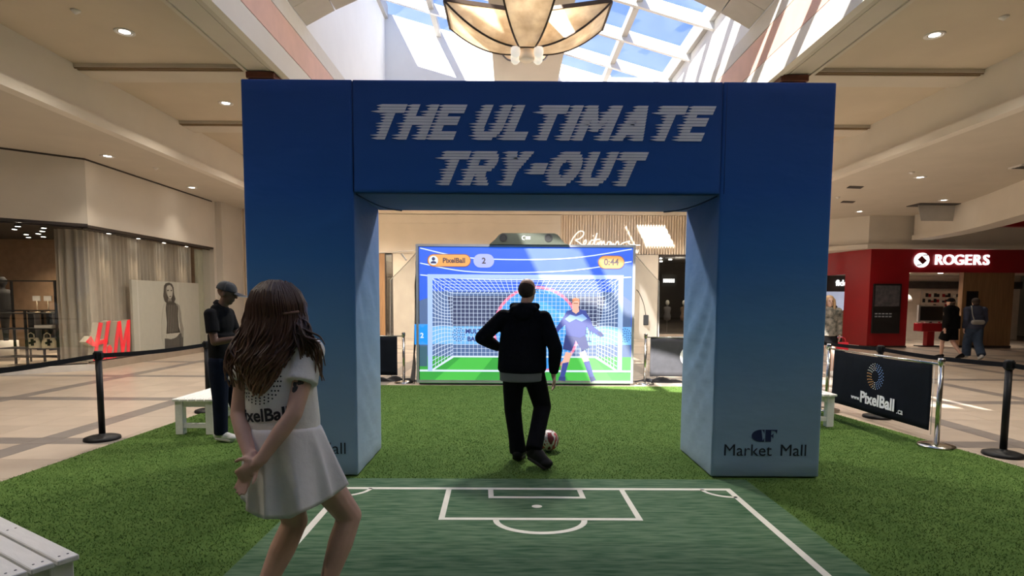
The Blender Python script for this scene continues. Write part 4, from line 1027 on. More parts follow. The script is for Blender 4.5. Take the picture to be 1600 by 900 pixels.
for j in range(20):
    v = j / 19
    for s_, xa, xb in ((1, FL, BLx), (-1, FR, BRx)):
        ya, yb = FT + (FB - FT) * v, BTy + (BBy - BTy) * v
        strip([(xa + (xb - xa) * t, ya + (yb - ya) * t + 9 * math.sin(t * 3.14) * (1 - v) * math.sin(v * 6 + .5)) for t in (0, .2, .4, .6, .8, 1)], .9)
for t in (.15, .3, .45, .6, .75, .9):
    for xa, xb in ((FL, BLx), (FR, BRx)): x = xa + (xb - xa) * t; strip([(x, FT + (BTy - FT) * t), (x, FB + (BBy - FB) * t)], .7)
tag(nm.build('goal_net', E_net, disp), kind='stuff')
sc('goal_line', [(656, 577), (986, 577), (986, 580), (656, 580)], E_white, .0125)
sc('net_base', [(707, 555), (932, 555), (932, 557.5), (707, 557.5)], E_white, .0125)
sc('net_base', [(707, 555), (709, 558), (676, 579), (676, 576)], E_white, .0125); sc('net_base', [(932, 555), (930, 558), (964, 579), (964, 576)], E_white, .0125)
sc('goal_post', [(669, 429), (677, 429), (676, 579), (669, 579)], E_post, .014); sc('goal_post', [(964, 429), (972, 429), (972, 580), (965, 580)], E_post, .014)
sc('crossbar', [(669, 429), (972, 429), (972, 435), (669, 435)], E_post, .0155)
# pills with text
def pill(name, xa, xb, ya, yb, m, d): r = (yb - ya) / 2; c = (ya + yb) / 2; return sc(name, arc_pts(xb - r, c, r, r, -90, 90, 10) + arc_pts(xa + r, c, r, r, 90, 270, 10), m, d)
pill('name_badge_edge', 669, 736, 398, 417.5, E_orangeb, .008); pill('name_badge', 670, 735, 399, 416.5, E_orange, .0095)
pill('score_badge', 740, 772, 397.5, 418.5, E_lav, .0095); pill('clock_badge_edge', 932, 973, 399, 419.5, E_orangeb, .008); pill('clock_badge', 933, 972, 400, 418.5, E_orange, .0095)
sc('avatar_disc', arc_pts(678.5, 407.7, 7, 7, 0, 360, 20), E_white, .011); sc('avatar_head', arc_pts(678.5, 405.5, 2.6, 2.8, 0, 360, 14), E_navy, .0125); sc('avatar_body', [(674, 412.5), (674.5, 410), (677, 408.8), (680, 408.8), (682.5, 410), (683, 412.5)], E_navy, .0125)
def stext(b_, px, py, size, m=E_dark, bold=.004): p = sp(px, py, .012); put_text('lettering', b_, m, disp, p, size=size, extrude=.001, bold=bold)
stext('PixelBall', 710, 408, .125); stext('2', 756, 408.3, .15); stext('0:44', 952.5, 409.3, .16)
for x in (741, 913):
    stext('MULTI', x, 517, .115, E_kit2); stext('BALL', x, 529, .115, E_kit2)
for cx in (717, 976):
    dm = MB()
    for r, k_ in ((3, 6), (6, 11), (9, 16)):
        for i in range(k_):
            a = i * 6.283 / k_; c = sp(cx + r * math.cos(a), 522 + r * 1.1 * math.sin(a), .0125); dm.add([(c[0] + .012 * math.cos(j * 1.257), c[1], c[2] + .012 * math.sin(j * 1.257)) for j in range(5)], [(0, 1, 2, 3, 4)])
    tag(dm.build('dot_ball', E_kit2, disp), kind='stuff')
pill('side_badge', 657, 664.5, 506, 538, E_cyan, .0095); stext('2', 660, 524, .13, E_white)
# goalkeeper drawn flat on the display
kd = .017
sc('keeper_leg', [(884, 548), (893, 550), (889, 566), (880, 590), (875, 589), (878, 566)], E_skin, kd); sc('keeper_leg', [(905, 550), (914, 546), (921, 562), (928, 589), (922, 591), (913, 566)], E_skin, kd)
sc('keeper_sock', [(879, 566), (889, 564), (882, 589), (875, 588)], E_kit, kd + .0015); sc('keeper_sock', [(912, 564), (921, 562), (929, 588), (922, 590)], E_kit, kd + .0015)
sc('keeper_shoe', [(874, 587), (884, 587), (884, 594), (873, 593)], E_kit2, kd + .003); sc('keeper_shoe', [(921, 588), (929, 586), (932, 592), (924, 595)], E_kit2, kd + .003)
sc('keeper_shorts', [(883, 522), (914, 521), (920, 541), (909, 546), (899, 530), (893, 547), (879, 544)], E_kit2, kd + .0015)
sc('keeper_arm', [(884, 486), (880, 493), (869, 510), (862, 516), (866, 522), (877, 511), (888, 500)], E_kit, kd); sc('keeper_arm', [(913, 484), (920, 494), (926, 508), (939, 518), (935, 523), (920, 514), (909, 498)], E_kit, kd)
sc('keeper_glove', [(862, 514), (868, 516), (866, 525), (861, 523)], E_white, kd + .0015); sc('keeper_glove', [(932, 517), (938, 516), (943, 522), (937, 525)], E_kit2, kd + .0015)
sc('keeper_shirt', [(884, 485), (893, 482), (906, 482), (915, 484), (917, 497), (914, 522), (906, 526), (884, 522), (882, 500)], E_kit, kd + .003)
sc('keeper_chest', [(882, 497), (890, 490), (899, 493), (909, 489), (917, 496), (908, 501), (899, 497), (889, 502)], E_kitl, kd + .0045)
sc('keeper_neck', [(894, 478), (903, 478), (904, 485), (899, 489), (893, 485)], E_skin, kd + .0045)
sc('keeper_head', arc_pts(898.5, 473.5, 5.6, 7.6, 0, 360, 22), E_skin, kd + .006); sc('keeper_hair', [(893, 472), (893, 466), (898, 463.5), (904, 466), (904.5, 472), (902, 469), (896, 469)], E_hair, kd + .0075)
sc('keeper_brow', [(895, 472), (902, 472), (902, 473.2), (895, 473.2)], E_orangeb, kd + .0075)
# sensor bar on top
M_bar = mat('dark_green_grey_shell', (.042, .050, .036), .5, var=.1)
q = MB(); pb = [sp(x, y) for x, y in [(764, 384)] + [(774, 375), (779, 369), (784, 366), (864, 366), (869, 368), (875, 375), (880, 381), (888, 384)]]
q.prism([(p[0], p[2]) for p in pb], SYF - .10, SYF + .12); br = q.build('sensor_bar', M_bar, gs, bevel=.01)
for px in (786, 855):
    c = sp(px, 373); q = MB(); q.add([(c[0] + r * math.cos(i * .2618), SYF - y_, c[2] + r * math.sin(i * .2618)) for r, y_ in ((.075, .101), (.075, .108), (.05, .108), (.045, .103)) for i in range(24)], [(j * 24 + i, j * 24 + (i + 1) % 24, (j + 1) * 24 + (i + 1) % 24, (j + 1) * 24 + i) for j in range(3) for i in range(24)] + [tuple(range(72, 96))]); q.build('speaker', M_black, br)
M_barlogo = mat('bar_logo', (.7, .7, .68), .5)
c = sp(820, 373.5)
q = MB(); q.tube([(c[0] - .02 + .045 * math.cos(R(a)), SYF - .103, c[2] + .035 * math.sin(R(a))) for a in range(80, 290, 15)], .008, 5); q.build('logo_curve', M_barlogo, br)
for dz in (.018, -.014): q = MB(); q.box(c[0] + .0, c[0] + .085, SYF - .106, SYF - .1, c[2] + dz - .009, c[2] + dz + .009); q.build('logo_bar', M_barlogo, br)
# black drape at the left edge of the screen
M_drape = mat('black_drape', (.012, .011, .012), .95, sheen=.2)
q = MB(); q.grid(lambda u, v: (-1.76 - .13 * (1 - v) ** 2 * (.4 + .6 * u) - .05 * u + .02 * math.sin(v * 14 + u * 5), SYF + .05 + .45 * u, .015 + 2.3 * v), 10, 24); dr = q.build('side_drape', M_drape, gs, solid=.01)

# ------------------------------------------------------------------ ball-stop netting either side
def mesh_mat():
    m = bpy.data.materials.new('fine_netting'); m.use_nodes = True; nt = m.node_tree; n = nt.nodes; l = nt.links
    b_ = n['Principled BSDF']; b_.inputs['Base Color'].default_value = (.42, .40, .37, 1); b_.inputs['Roughness'].default_value = .9
    tc = n.new('ShaderNodeTexCoord'); nz = n.new('ShaderNodeTexNoise'); nz.inputs['Scale'].default_value = 3; l.new(tc.outputs['Object'], nz.inputs['Vector'])
    mr = n.new('ShaderNodeMapRange'); mr.inputs['To Min'].default_value = .32; mr.inputs['To Max'].default_value = .48; l.new(nz.outputs['Fac'], mr.inputs['Value']); l.new(mr.outputs['Result'], b_.inputs['Alpha'])
    return m
M_netting = mesh_mat()
M_rope = mat('pale_rope', (.7, .66, .6), .8)
for sg, xs, lb in ((-1, -1.75, 'grey ball-stop netting stretched from the left of the game screen'), (1, 2.32, 'grey ball-stop netting stretched from the right of the game screen')):
    t = thing('side_net', lb, 'net', (xs, 11.2, 0), 'ball-stop nets')
    w = .62
    q = MB(); q.grid(lambda u, v: (xs + sg * w * u, 10.95 + .5 * u, (.62 if sg < 0 else .12) + v * (2.50 - (.62 if sg < 0 else .12) - .52 * u) + .01 * math.sin(v * 12)), 10, 12); q.build('mesh_panel', M_netting, t)
    q = MB(); q.tube([(xs, 10.95, 2.5), (xs + sg * .3, 11.2, 2.24), (xs + sg * w, 11.45, 1.98), (xs + sg * (w + .02), 11.45, .8), (xs + sg * w, 11.45, .02)], .008, 5); q.build('edge_rope', M_rope, t)
t = thing('guy_line', 'pale thin line running left from the top of the game screen', 'rope', (-2.1, 11.2, 2.4))
q = MB(); q.tube([(-1.73, 10.95, 2.52), (-2.6, 11.4, 2.5), (-4.2, 12.2, 2.46)], .008, 5); q.build('line', M_rope, t)
q = MB(); q.bar((-2.0, 11.15, 2.35), (-2.1, 11.2, 2.47), .02, .03); q.build('tensioner', M_rope, t)
t = thing('hanging_remote', 'small black remote hanging by a cord right of the game screen', 'remote', (2.62, 11.25, 1.2))
q = MB(); q.box(2.58, 2.68, 11.14, 11.17, 1.12, 1.32); q.build('handset', M_black, t, bevel=.01)
q = MB(); q.tube(smooth([(2.62, 11.15, 1.32), (2.56, 11.1, 1.55), (2.46, 11.05, 1.75), (2.4, 11.0, 1.8)]), .006, 5); q.build('cord', M_black, t)

# ------------------------------------------------------------------ queue posts, belts, banners
M_blackmetal = mat('matt_black_metal', (.009, .009, .010), .5, spec=.25, var=.1)
M_belt = mat('black_webbing', (.010, .010, .012), .8, spec=.1, var=.1, scale=40)
M_rub = mat('black_rubber_foot', (.02, .02, .02), .8)
def black_post(x, y, label, h_=1.0):
    t = thing('queue_post', label, 'stanchion', (x, y, 0), 'black belt posts')
    q = MB(); q.lathe([(.178, 0), (.18, .012), (.175, .03), (.13, .045), (.04, .055), (.034, .07)], (x, y, .001), 36); q.build('base', M_blackmetal, t)
    q = MB(); q.lathe([(.032, .05), (.032, h_ - .09)], (x, y, 0), 20); q.build('post', M_blackmetal, t)
    q = MB(); q.lathe([(.038, h_ - .1), (.042, h_ - .09), (.042, h_ - .01), (.036, h_)], (x, y, 0), 20); q.box(x - .048, x + .048, y - .02, y + .02, h_ - .085, h_ - .02); q.box(x - .02, x + .02, y - .048, y + .048, h_ - .085, h_ - .02); q.build('belt_head', M_blackmetal, t)
    return t
def belt(a, b_, label, z=.945, sag=.02):
    q = MB(); A_ = Vector((*a, z)); B_ = Vector((*b_, z)); n = 16; d = (B_ - A_).normalized(); A_ += d * .045; B_ -= d * .045
    vs = []; nn = Vector((-d.y, d.x, 0)) * .0015
    for i in range(n + 1):
        p = A_.lerp(B_, i / n); dz = -sag * math.sin(math.pi * i / n)
        for s_ in (1, -1):
            for hz in (.025, -.025): vs.append(p + nn * s_ + Vector((0, 0, dz + hz)))
    fs = []
    for i in range(n):
        o_ = i * 4; p_ = o_ + 4
        fs += [(o_, p_, p_ + 1, o_ + 1), (o_ + 2, o_ + 3, p_ + 3, p_ + 2), (o_, o_ + 2, p_ + 2, p_), (o_ + 1, p_ + 1, p_ + 3, o_ + 3)]
    fs += [(0, 1, 3, 2), (n * 4, n * 4 + 2, n * 4 + 3, n * 4 + 1)]
    q.add(vs, fs); o = q.build('belt', M_belt); tag(o, label, 'belt', 'retractable queue belts')
L1, L2, L0 = (-4.585, 6.40), (-4.24, 8.03), (-4.62, 4.35)
black_post(*L1, 'black belt post left of the white bench, on the tiles'); black_post(*L2, 'black belt post behind the left white bench')
black_post(*L0, 'black belt post out of frame at the left end of the belt')
belt(L0, L1, 'black belt running off the left edge of the picture'); belt(L1, L2, 'black belt between the two posts left of the arch')
R1, R2, R0 = (5.13, 5.87), (5.06, 7.82), (5.3, 4.2)
black_post(*R1, 'black belt post nearest the right edge, in front of the red shop'); black_post(*R2, 'black belt post standing behind the black banner')
black_post(*R0, 'black belt post out of frame at the right end of the belt')
belt(R0, R1, 'black belt running off the right edge of the picture'); belt(R1, R2, 'black belt passing behind the right chrome post')
R3 = (5.0, 9.9); black_post(*R3, 'far black belt post hidden behind the blue arch pillar'); belt(R2, R3, 'black belt running from the banner back behind the arch')
def chrome_post(x, y, label, h_=.97, z0=0.0):
    t = thing('chrome_post', label, 'stanchion', (x, y, z0), 'chrome banner posts')
    q = MB(); q.lathe([(.178, 0), (.18, .008), (.172, .022), (.10, .038), (.04, .046)], (x, y, z0), 40); q.build('base', M_steel, t)
    q = MB(); q.lathe([(.026, .04), (.026, h_ - .06)], (x, y, z0), 24); q.build('post', M_steel, t)
    q = MB(); q.lathe([(.03, h_ - .075), (.034, h_ - .07), (.034, h_ - .015), (.028, h_)], (x, y, z0), 24); q.build('cap', M_steel, t)
C1, C2 = (4.68, 6.2), (4.62, 8.3)
chrome_post(*C1, 'near chrome post holding the black lettered banner', z0=.0125); chrome_post(*C2, 'far chrome post of the black lettered banner, beside the arch', z0=.0125)
M_ban = mat('black_banner_cloth', (.008, .010, .015), .85, spec=.1, var=.12, scale=4, bump=.2, bscale=14)
bn = thing('queue_banner', 'black fabric banner lettered PixelBall between two chrome posts', 'banner', (4.65, 7.2, 0))
def bpt(s_, z, o=0): return (C1[0] + (C2[0] - C1[0]) * s_ - o, C1[1] + (C2[1] - C1[1]) * s_, z)
q = MB(); q.grid(lambda u, v: (bpt(.06 + .88 * u, 0)[0] + .006 * math.sin(u * 11 + v * 3), bpt(.06 + .88 * u, 0)[1], .16 + (.745 - .012 * math.sin(u * 3.14)) * v), 40, 10); q.build('cloth', M_ban, bn, solid=.004)
q = MB(); q.tube([bpt(.01, .915), bpt(.99, .915)], .013, 10); q.build('top_rail', M_steel, bn)
for s_ in (.045, .955): q = MB(); q.tube([bpt(s_, .915), bpt(s_, .12)], .004, 5); q.build('side_cord', M_rope, bn)
# lettering faces the arch (-X side); text runs from the far post to the near one
M_bw = mat('banner_white', (.9, .9, .9), .6)
rotb = (math.pi / 2, 0, -math.pi / 2)
put_text('banner_word', 'PixelBall', M_bw, bn, bpt(.475, .335, .014), rot=rotb, size=.205, extrude=.002, bold=.006)
put_text('banner_prefix', 'www.', M_bw, bn, bpt(.675, .315, .014), rot=rotb, size=.085, extrude=.002)
put_text('banner_suffix', '.ca', M_bw, bn, bpt(.275, .285, .014), rot=rotb, size=.105, extrude=.002)
ORNG, BLUE_, PALE_ = mat('dot_orange', (.95, .5, .15), .6), mat('dot_blue', (.30, .50, .95), .6), mat('dot_pale', (.9, .9, .8), .6)
dots = {0: MB(), 1: MB(), 2: MB()}
for k_, r in enumerate((.082, .108, .134, .160)):
    cnt = int(15 + k_ * 3)
    for i in range(cnt):
        a = i * 6.283 / cnt + k_ * .12; c = bpt(.50, .645 + r * math.sin(a), .012); yy_ = c[1] - r * math.cos(a); key = 0 if math.cos(a) < -.35 and math.sin(a) < .3 else (1 if math.cos(a) > .1 else 2)
        dots[key].add([(c[0], yy_ + .0078 * math.cos(j * 1.047), c[2] + .0078 * math.sin(j * 1.047)) for j in range(6)], [(0, 1, 2, 3, 4, 5)])
for k_, m_ in ((0, ORNG), (1, BLUE_), (2, PALE_)): tag(dots[k_].build('logo_dot', m_, bn), kind='stuff')
# far posts with banners by the screen
B1, B2 = (-2.03, 10.95), (2.58, 10.93)
chrome_post(*B1, 'far chrome post left of the game screen'); chrome_post(*B2, 'far chrome post right of the game screen')
chrome_post(-3.9, 10.98, 'chrome post hidden behind the left arch pillar'); chrome_post(4.5, 10.96, 'chrome post hidden behind the right arch pillar')
M_ban2 = mat('charcoal_banner', (.055, .055, .065), .85, var=.15, scale=5, bump=.3, bscale=8)
for (xa, xb, m_, lb) in ((-3.8, -2.15, M_ban, 'plain black banner at the left of the game screen'), (2.68, 4.4, M_ban2, 'charcoal banner with a white disc right of the game screen')):
    t = thing('queue_banner', lb, 'banner', ((xa + xb) / 2, 10.95, 0))
    q = MB(); q.grid(lambda u, v: (xa + (xb - xa) * u, 10.95 + .012 * math.sin(u * 17 + v * 2), .15 + .74 * v), 30, 8); q.build('cloth', m_, t, solid=.004)
    q = MB(); q.tube([(xa - .1, 10.95, .9), (xb + .1, 10.95, .9)], .011, 8); q.build('top_rail', M_steel, t)
    if xa > 0:
        q = MB(); q.add([(3.44 + .2 * math.cos(i * .2618), 10.925, .54 + .2 * math.sin(i * .2618)) for i in range(24)], [tuple(range(24))]); q.build('white_disc', M_bw, t)
# crumpled black cover on the floor behind the posts
for cx, lb in ((-2.3, 'crumpled black cloth on the floor left of the game screen'), (2.95, 'crumpled dark cloth on the floor under the charcoal banner')):
    q = MB(); rr = random.Random(cx)
    q.grid(lambda u, v: (cx + (u - .5) * 1.0, 11.25 + (v - .5) * .25, .004 + .10 * math.sin(math.pi * u) * math.sin(math.pi * v) * (.6 + .4 * math.sin(u * 19 + v * 7))), 28, 8); tag(q.build('floor_cloth', M_drape if cx < 0 else M_ban2), lb, 'cloth')

# ------------------------------------------------------------------ white benches
M_bench = mat('white_painted_wood', (.84, .82, .77), .55, var=.04, scale=8, stretch=(1, 6, 6), bump=.08, bscale=40)
M_screw = mat('dark_screw', (.05, .05, .05), .5)
def bench(loc, rz, label, L=1.22, Wd=.46, Hh=.42):
    """long axis along local X, origin at the floor centre"""
    t = thing('bench', label, 'bench', loc, 'white slatted benches', rz or 1e-6)
    n = 5; pw = (Wd - (n - 1) * .012) / n
    for i in range(n):
        y0 = -Wd / 2 + i * (pw + .012); q = MB(); q.box(-L / 2, L / 2, y0, y0 + pw, Hh - .026, Hh); pl_ = q.build('plank', M_bench, t, bevel=.004, local=True)
        s_ = MB()
        for x in (-L / 2 + .05, L / 2 - .05, 0):
            for dy in (.025, pw - .025): s_.lathe([(.005, 0), (.005, .0012)], (x, y0 + dy, Hh), 8)
        tag(s_.build('screw', M_screw, pl_, local=True), kind='stuff')
    for sx_s in (-1, 1):
        x = sx_s * (L / 2 - .075)
        for sy in (-1, 1):
            y = sy * (Wd / 2 - .055); q = MB(); q.box(x - .04, x + .04, y - .045, y + .045, 0, Hh - .03); q.build('leg', M_bench, t, bevel=.004, local=True)
        q = MB(); q.box(x - .03, x + .03, -Wd / 2 + .10, Wd / 2 - .10, .075, .125); q.build('stretcher', M_bench, t, local=True)
        q = MB(); q.box(x - .02, x + .02, -Wd / 2 + .10, Wd / 2 - .10, Hh - .10, Hh - .03); q.build('apron', M_bench, t, local=True)
    for sy in (-1, 1): q = MB(); q.box(-L / 2 + .12, L / 2 - .12, sy * (Wd / 2 - .055) - .015, sy * (Wd / 2 - .055) + .015, Hh - .10, Hh - .03); q.build('apron', M_bench, t, local=True)
    return t
bench((-3.655, 7.17, .013), math.pi / 2, 'white slatted bench behind the man in the cap')
bench((3.86, 7.72, .013), math.pi / 2, 'white slatted bench partly hidden behind the right arch pillar')
av = Vector((-.857, .515)); wv = Vector((-.515, -.857)); cc = Vector((-1.935, 2.52)) + av * .61 + wv * .23
bench((cc.x, cc.y, .013), math.atan2(av.y, av.x), 'nearest white slatted bench in the bottom left corner')

# ------------------------------------------------------------------ football
def ball_mat():
    m = bpy.data.materials.new('ball_panels'); m.use_nodes = True; nt = m.node_tree; n = nt.nodes; l = nt.links; b_ = n['Principled BSDF']
    tc = n.new('ShaderNodeTexCoord'); wv_ = n.new('ShaderNodeTexWave'); wv_.wave_type = 'RINGS'; wv_.inputs['Scale'].default_value = 5.5; wv_.inputs['Distortion'].default_value = 4; wv_.inputs['Detail Scale'].default_value = 2.0
    l.new(tc.outputs['Object'], wv_.inputs['Vector']); rp = n.new('ShaderNodeValToRGB'); rp.color_ramp.interpolation = 'CONSTANT'
    e = rp.color_ramp.elements; e[0].color = (.25, .02, .03, 1); e[0].position = 0; e[1].color = (.80, .72, .70, 1); e[1].position = .28
    x = e.new(.8); x.color = (.55, .07, .08, 1)
    l.new(wv_.outputs['Color'], rp.inputs['Fac']); l.new(rp.outputs['Color'], b_.inputs['Base Color']); b_.inputs['Roughness'].default_value = .4
    return m
bm = bmesh.new(); bmesh.ops.create_icosphere(bm, subdivisions=4, radius=.11)
for v in bm.verts:
    k_ = max(abs(v.co.normalized().dot(Vector(d).normalized())) for d in ((0, 1, 1.618), (0, 1, -1.618), (1, 1.618, 0), (1, -1.618, 0), (1.618, 0, 1), (-1.618, 0, 1)))
    v.co *= 1 - .012 * max(0, 1 - abs(k_ - .88) / .02)
me = bpy.data.meshes.new('football'); bm.to_mesh(me); bm.free()
for p in me.polygons: p.use_smooth = True
fo = bpy.data.objects.new('football', me); link(fo); fo.location = (.405, 5.93, .128); me.materials.append(ball_mat()); tag(fo, 'white and red football on the turf by the player\'s foot', 'ball')
# ------------------------------------------------------------------ people
class Org:
    """overlapping solids that are fused into one continuous surface"""
    def __init__(s): s.mb = MB()
    def cap(s, a, ra, b_, rb, flat=False, n=14):
        a = Vector(a); b_ = Vector(b_); d = (b_ - a)
        L = d.length
        if L < 1e-6: return s
        d /= L; ref = d.orthogonal().normalized(); bn = d.cross(ref); rings = []
        if flat: rings = [(a, ra), (b_, rb)]
        else:
            for k in range(4): t = k / 4 * math.pi / 2; rings.append((a - d * ra * math.cos(t), max(ra * math.sin(t), ra * .05)))
            rings += [(a, ra), (b_, rb)]
            for k in range(1, 5): t = k / 4 * math.pi / 2; rings.append((b_ + d * rb * math.sin(t), max(rb * math.cos(t), rb * .05)))
        vs = [c + (ref * math.cos(2 * math.pi * i / n) + bn * math.sin(2 * math.pi * i / n)) * r for c, r in rings for i in range(n)]
        fs = [(j * n + i, j * n + (i + 1) % n, (j + 1) * n + (i + 1) % n, (j + 1) * n + i) for j in range(len(rings) - 1) for i in range(n)]
        fs += [tuple(range(n))[::-1], tuple((len(rings) - 1) * n + i for i in range(n))]
        s.mb.add(vs, fs); return s
    def chain(s, pts, rs):
        for i in range(len(pts) - 1): s.cap(pts[i], rs[i], pts[i + 1], rs[i + 1])
        return s
    def ell(s, c, r, rot=None, n=16, m=10):
        c = Vector(c); M = rot if rot is not None else Matrix.Identity(3); vs = []
        for j in range(m + 1):
            t = math.pi * j / m
            for i in range(n):
                p = 2 * math.pi * i / n
                vs.append(c + M @ Vector((r[0] * max(math.sin(t), .02) * math.cos(p), r[1] * max(math.sin(t), .02) * math.sin(p), r[2] * math.cos(t))))
        fs = [(j * n + i, (j + 1) * n + i, (j + 1) * n + (i + 1) % n, j * n + (i + 1) % n) for j in range(m) for i in range(n)]
        fs += [tuple(range(n)), tuple(m * n + i for i in range(n))[::-1]]
        s.mb.add(vs, fs); return s
    def fuse(s, name, m, parent, voxel=.01, smooth_n=6):
        off = ORG.get(parent.name, Vector((0, 0, 0)))
        tmp = bpy.data.objects.new('tmp', s.mb.mesh('tmp', off)); COL.objects.link(tmp)
        md = tmp.modifiers.new('r', 'REMESH'); md.mode = 'VOXEL'; md.voxel_size = voxel
        ms = tmp.modifiers.new('s', 'SMOOTH'); ms.factor = .5; ms.iterations = smooth_n
        bpy.context.view_layer.update()
        me = bpy.data.meshes.new_from_object(tmp.evaluated_get(bpy.context.evaluated_depsgraph_get()))
        bpy.data.objects.remove(tmp)
        me.name = name; me.materials.clear(); me.materials.append(m)
        me.polygons.foreach_set('use_smooth', [True] * len(me.polygons)); me.update()
        o = bpy.data.objects.new(name, me); link(o, parent); ORG[o.name] = off
        return o

def V(*a): return Vector(a)
def hand(o, wrist, d, nrm, side, curl=.35, k=1.0, spread=.10):
    """palm and five jointed fingers; d along the hand, nrm out of the back of the hand, side = +1 thumb on +cross(d, nrm)"""
    d = Vector(d).normalized(); nrm = Vector(nrm); nrm = (nrm - d * nrm.dot(d)).normalized(); x = d.cross(nrm) * side
    w = Vector(wrist)
    M = Matrix((x, d, nrm)).transposed()
    o.cap(w - d * .03 * k, .025 * k, w + d * .02 * k, .024 * k)
    o.ell(w + d * .05 * k, (.040 * k, .052 * k, .017 * k), M)
    for i, (off, L) in enumerate(((.028, .072), (.010, .080), (-.009, .075), (-.027, .058))):
        p = w + d * .088 * k + x * off * k; dd = (d + x * (off * spread * 22)).normalized(); pts = [p - d * .02 * k, p]; a = curl * .6
        for q_ in range(3):
            v = dd * math.cos(a) - nrm * math.sin(a); pts.append(pts[-1] + v * L * k * (.42, .32, .26)[q_]); a += curl
        o.chain(pts, [.0095 * k, .0095 * k, .0088 * k, .008 * k, .007 * k])
    t0 = w + d * .022 * k + x * .026 * k; t1 = t0 + (d * .55 + x * .75 - nrm * .25).normalized() * .036 * k; t2 = t1 + (d * .85 + x * .4 - nrm * .3).normalized() * .032 * k; t3 = t2 + (d * .95 + x * .1 - nrm * .35).normalized() * .026 * k
    o.chain([t0, t1, t2, t3], [.014 * k, .0115 * k, .0105 * k, .0085 * k])

def head_solids(o, c, yaw, pitch, k=1.0):
    """head with brow, nose, mouth, chin, ears; yaw 0 looks along +Y"""
    M = Matrix.Rotation(yaw, 3, 'Z') @ Matrix.Rotation(pitch, 3, 'X')
    P = lambda x, y, z: Vector(c) + M @ Vector((x * k, y * k, z * k))
    r = lambda *a: tuple(v * k for v in a)
    o.ell(P(0, -.012, .03), r(.076, .095, .088), M); o.ell(P(0, .03, -.045), r(.058, .062, .068), M)
    o.ell(P(0, .055, -.092), r(.030, .028, .022), M)
    o.cap(P(0, .088, .012), .011 * k, P(0, .108, -.018), .015 * k); o.ell(P(0, .085, -.052), r(.026, .014, .008), M); o.ell(P(0, .084, -.062), r(.022, .013, .008), M)
    o.ell(P(0, .078, .03), r(.05, .018, .012), M)
    for s_ in (-1, 1): o.ell(P(s_ * .078, -.008, -.01), r(.011, .022, .033), M)
    return P, M

def face_parts(parent, P, k=1.0):
    for s_ in (-1, 1):
        c = P(s_ * .032, .082, .008); q = MB(); q.lathe([(.001, -.008 * k), (.008 * k, -.004 * k), (.009 * k, 0), (.008 * k, .004 * k), (.001, .008 * k)], c, 10); e = q.build('eye', M_eye, parent)
M_eye = mat('eye', (.05, .04, .035), .2)
M_skin1 = mat('light_skin', (.64, .40, .31), .55, var=.06, scale=12)
M_skin2 = mat('brown_skin', (.13, .065, .04), .55, var=.08, scale=12)
M_skin3 = mat('fair_skin', (.50, .32, .25), .55, var=.06, scale=12)

def figure(name, label, base, J, skin, k=1.0, yaw=0.0, pitch=0.0, hands=None, voxel=.009, build=1.0, leg=1.0):
    """one continuous body through the given joints; returns the thing and the head placer"""
    t = thing(name, label, 'person', base)
    o = Org()
    j = {a: Vector(b_) for a, b_ in J.items()}
    up = (j['neck'] - j['pelvis']).normalized(); sd = (j['shR'] - j['shL']).normalized(); M = Matrix((sd, up.cross(sd), up)).transposed()
    o.ell(j['pelvis'], (.155 * build, .11 * build, .12), M); wa = j['pelvis'].lerp(j['neck'], .36); o.ell(wa, (.135 * build, .095 * build, .16), M)
    ch = j['pelvis'].lerp(j['neck'], .70); o.ell(ch, (.155 * build, .11 * build, .19), M)
    o.cap(j['shL'].lerp(ch, .25), .062, j['shL'], .055); o.cap(j['shR'].lerp(ch, .25), .062, j['shR'], .055); o.cap(j['shL'].lerp(j['neck'], .55), .05, j['shR'].lerp(j['neck'], .55), .05)
    o.cap(j['neck'] - up * .04, .058, j['head'] - V(0, 0, .04), .052)
    P, HM = head_solids(o, j['head'], yaw, pitch, k)
    for s_ in 'LR':
        o.chain([j['sh' + s_], j['sh' + s_].lerp(j['el' + s_], .45), j['el' + s_]], [.052, .046, .038]); o.chain([j['el' + s_], j['el' + s_].lerp(j['wr' + s_], .35), j['wr' + s_]], [.038, .039, .026])
        o.chain([j['hip' + s_], j['hip' + s_].lerp(j['kn' + s_], .45), j['kn' + s_]], [.088 * build * leg, .077 * build * leg, .053 * leg]); cf = j['kn' + s_].lerp(j['an' + s_], .35)
        o.chain([j['kn' + s_], cf, j['an' + s_]], [.052 * leg, .054 * leg, .034]); o.chain([j['an' + s_], j['an' + s_].lerp(j['toe' + s_], .5) , j['toe' + s_]], [.035, .034, .026])
        if hands and s_ in hands: hand(o, j['wr' + s_], *hands[s_])
    body = o.fuse('body', skin, t, voxel, 5)
    face_parts(t, P, k)
    return t, P, j, M, up

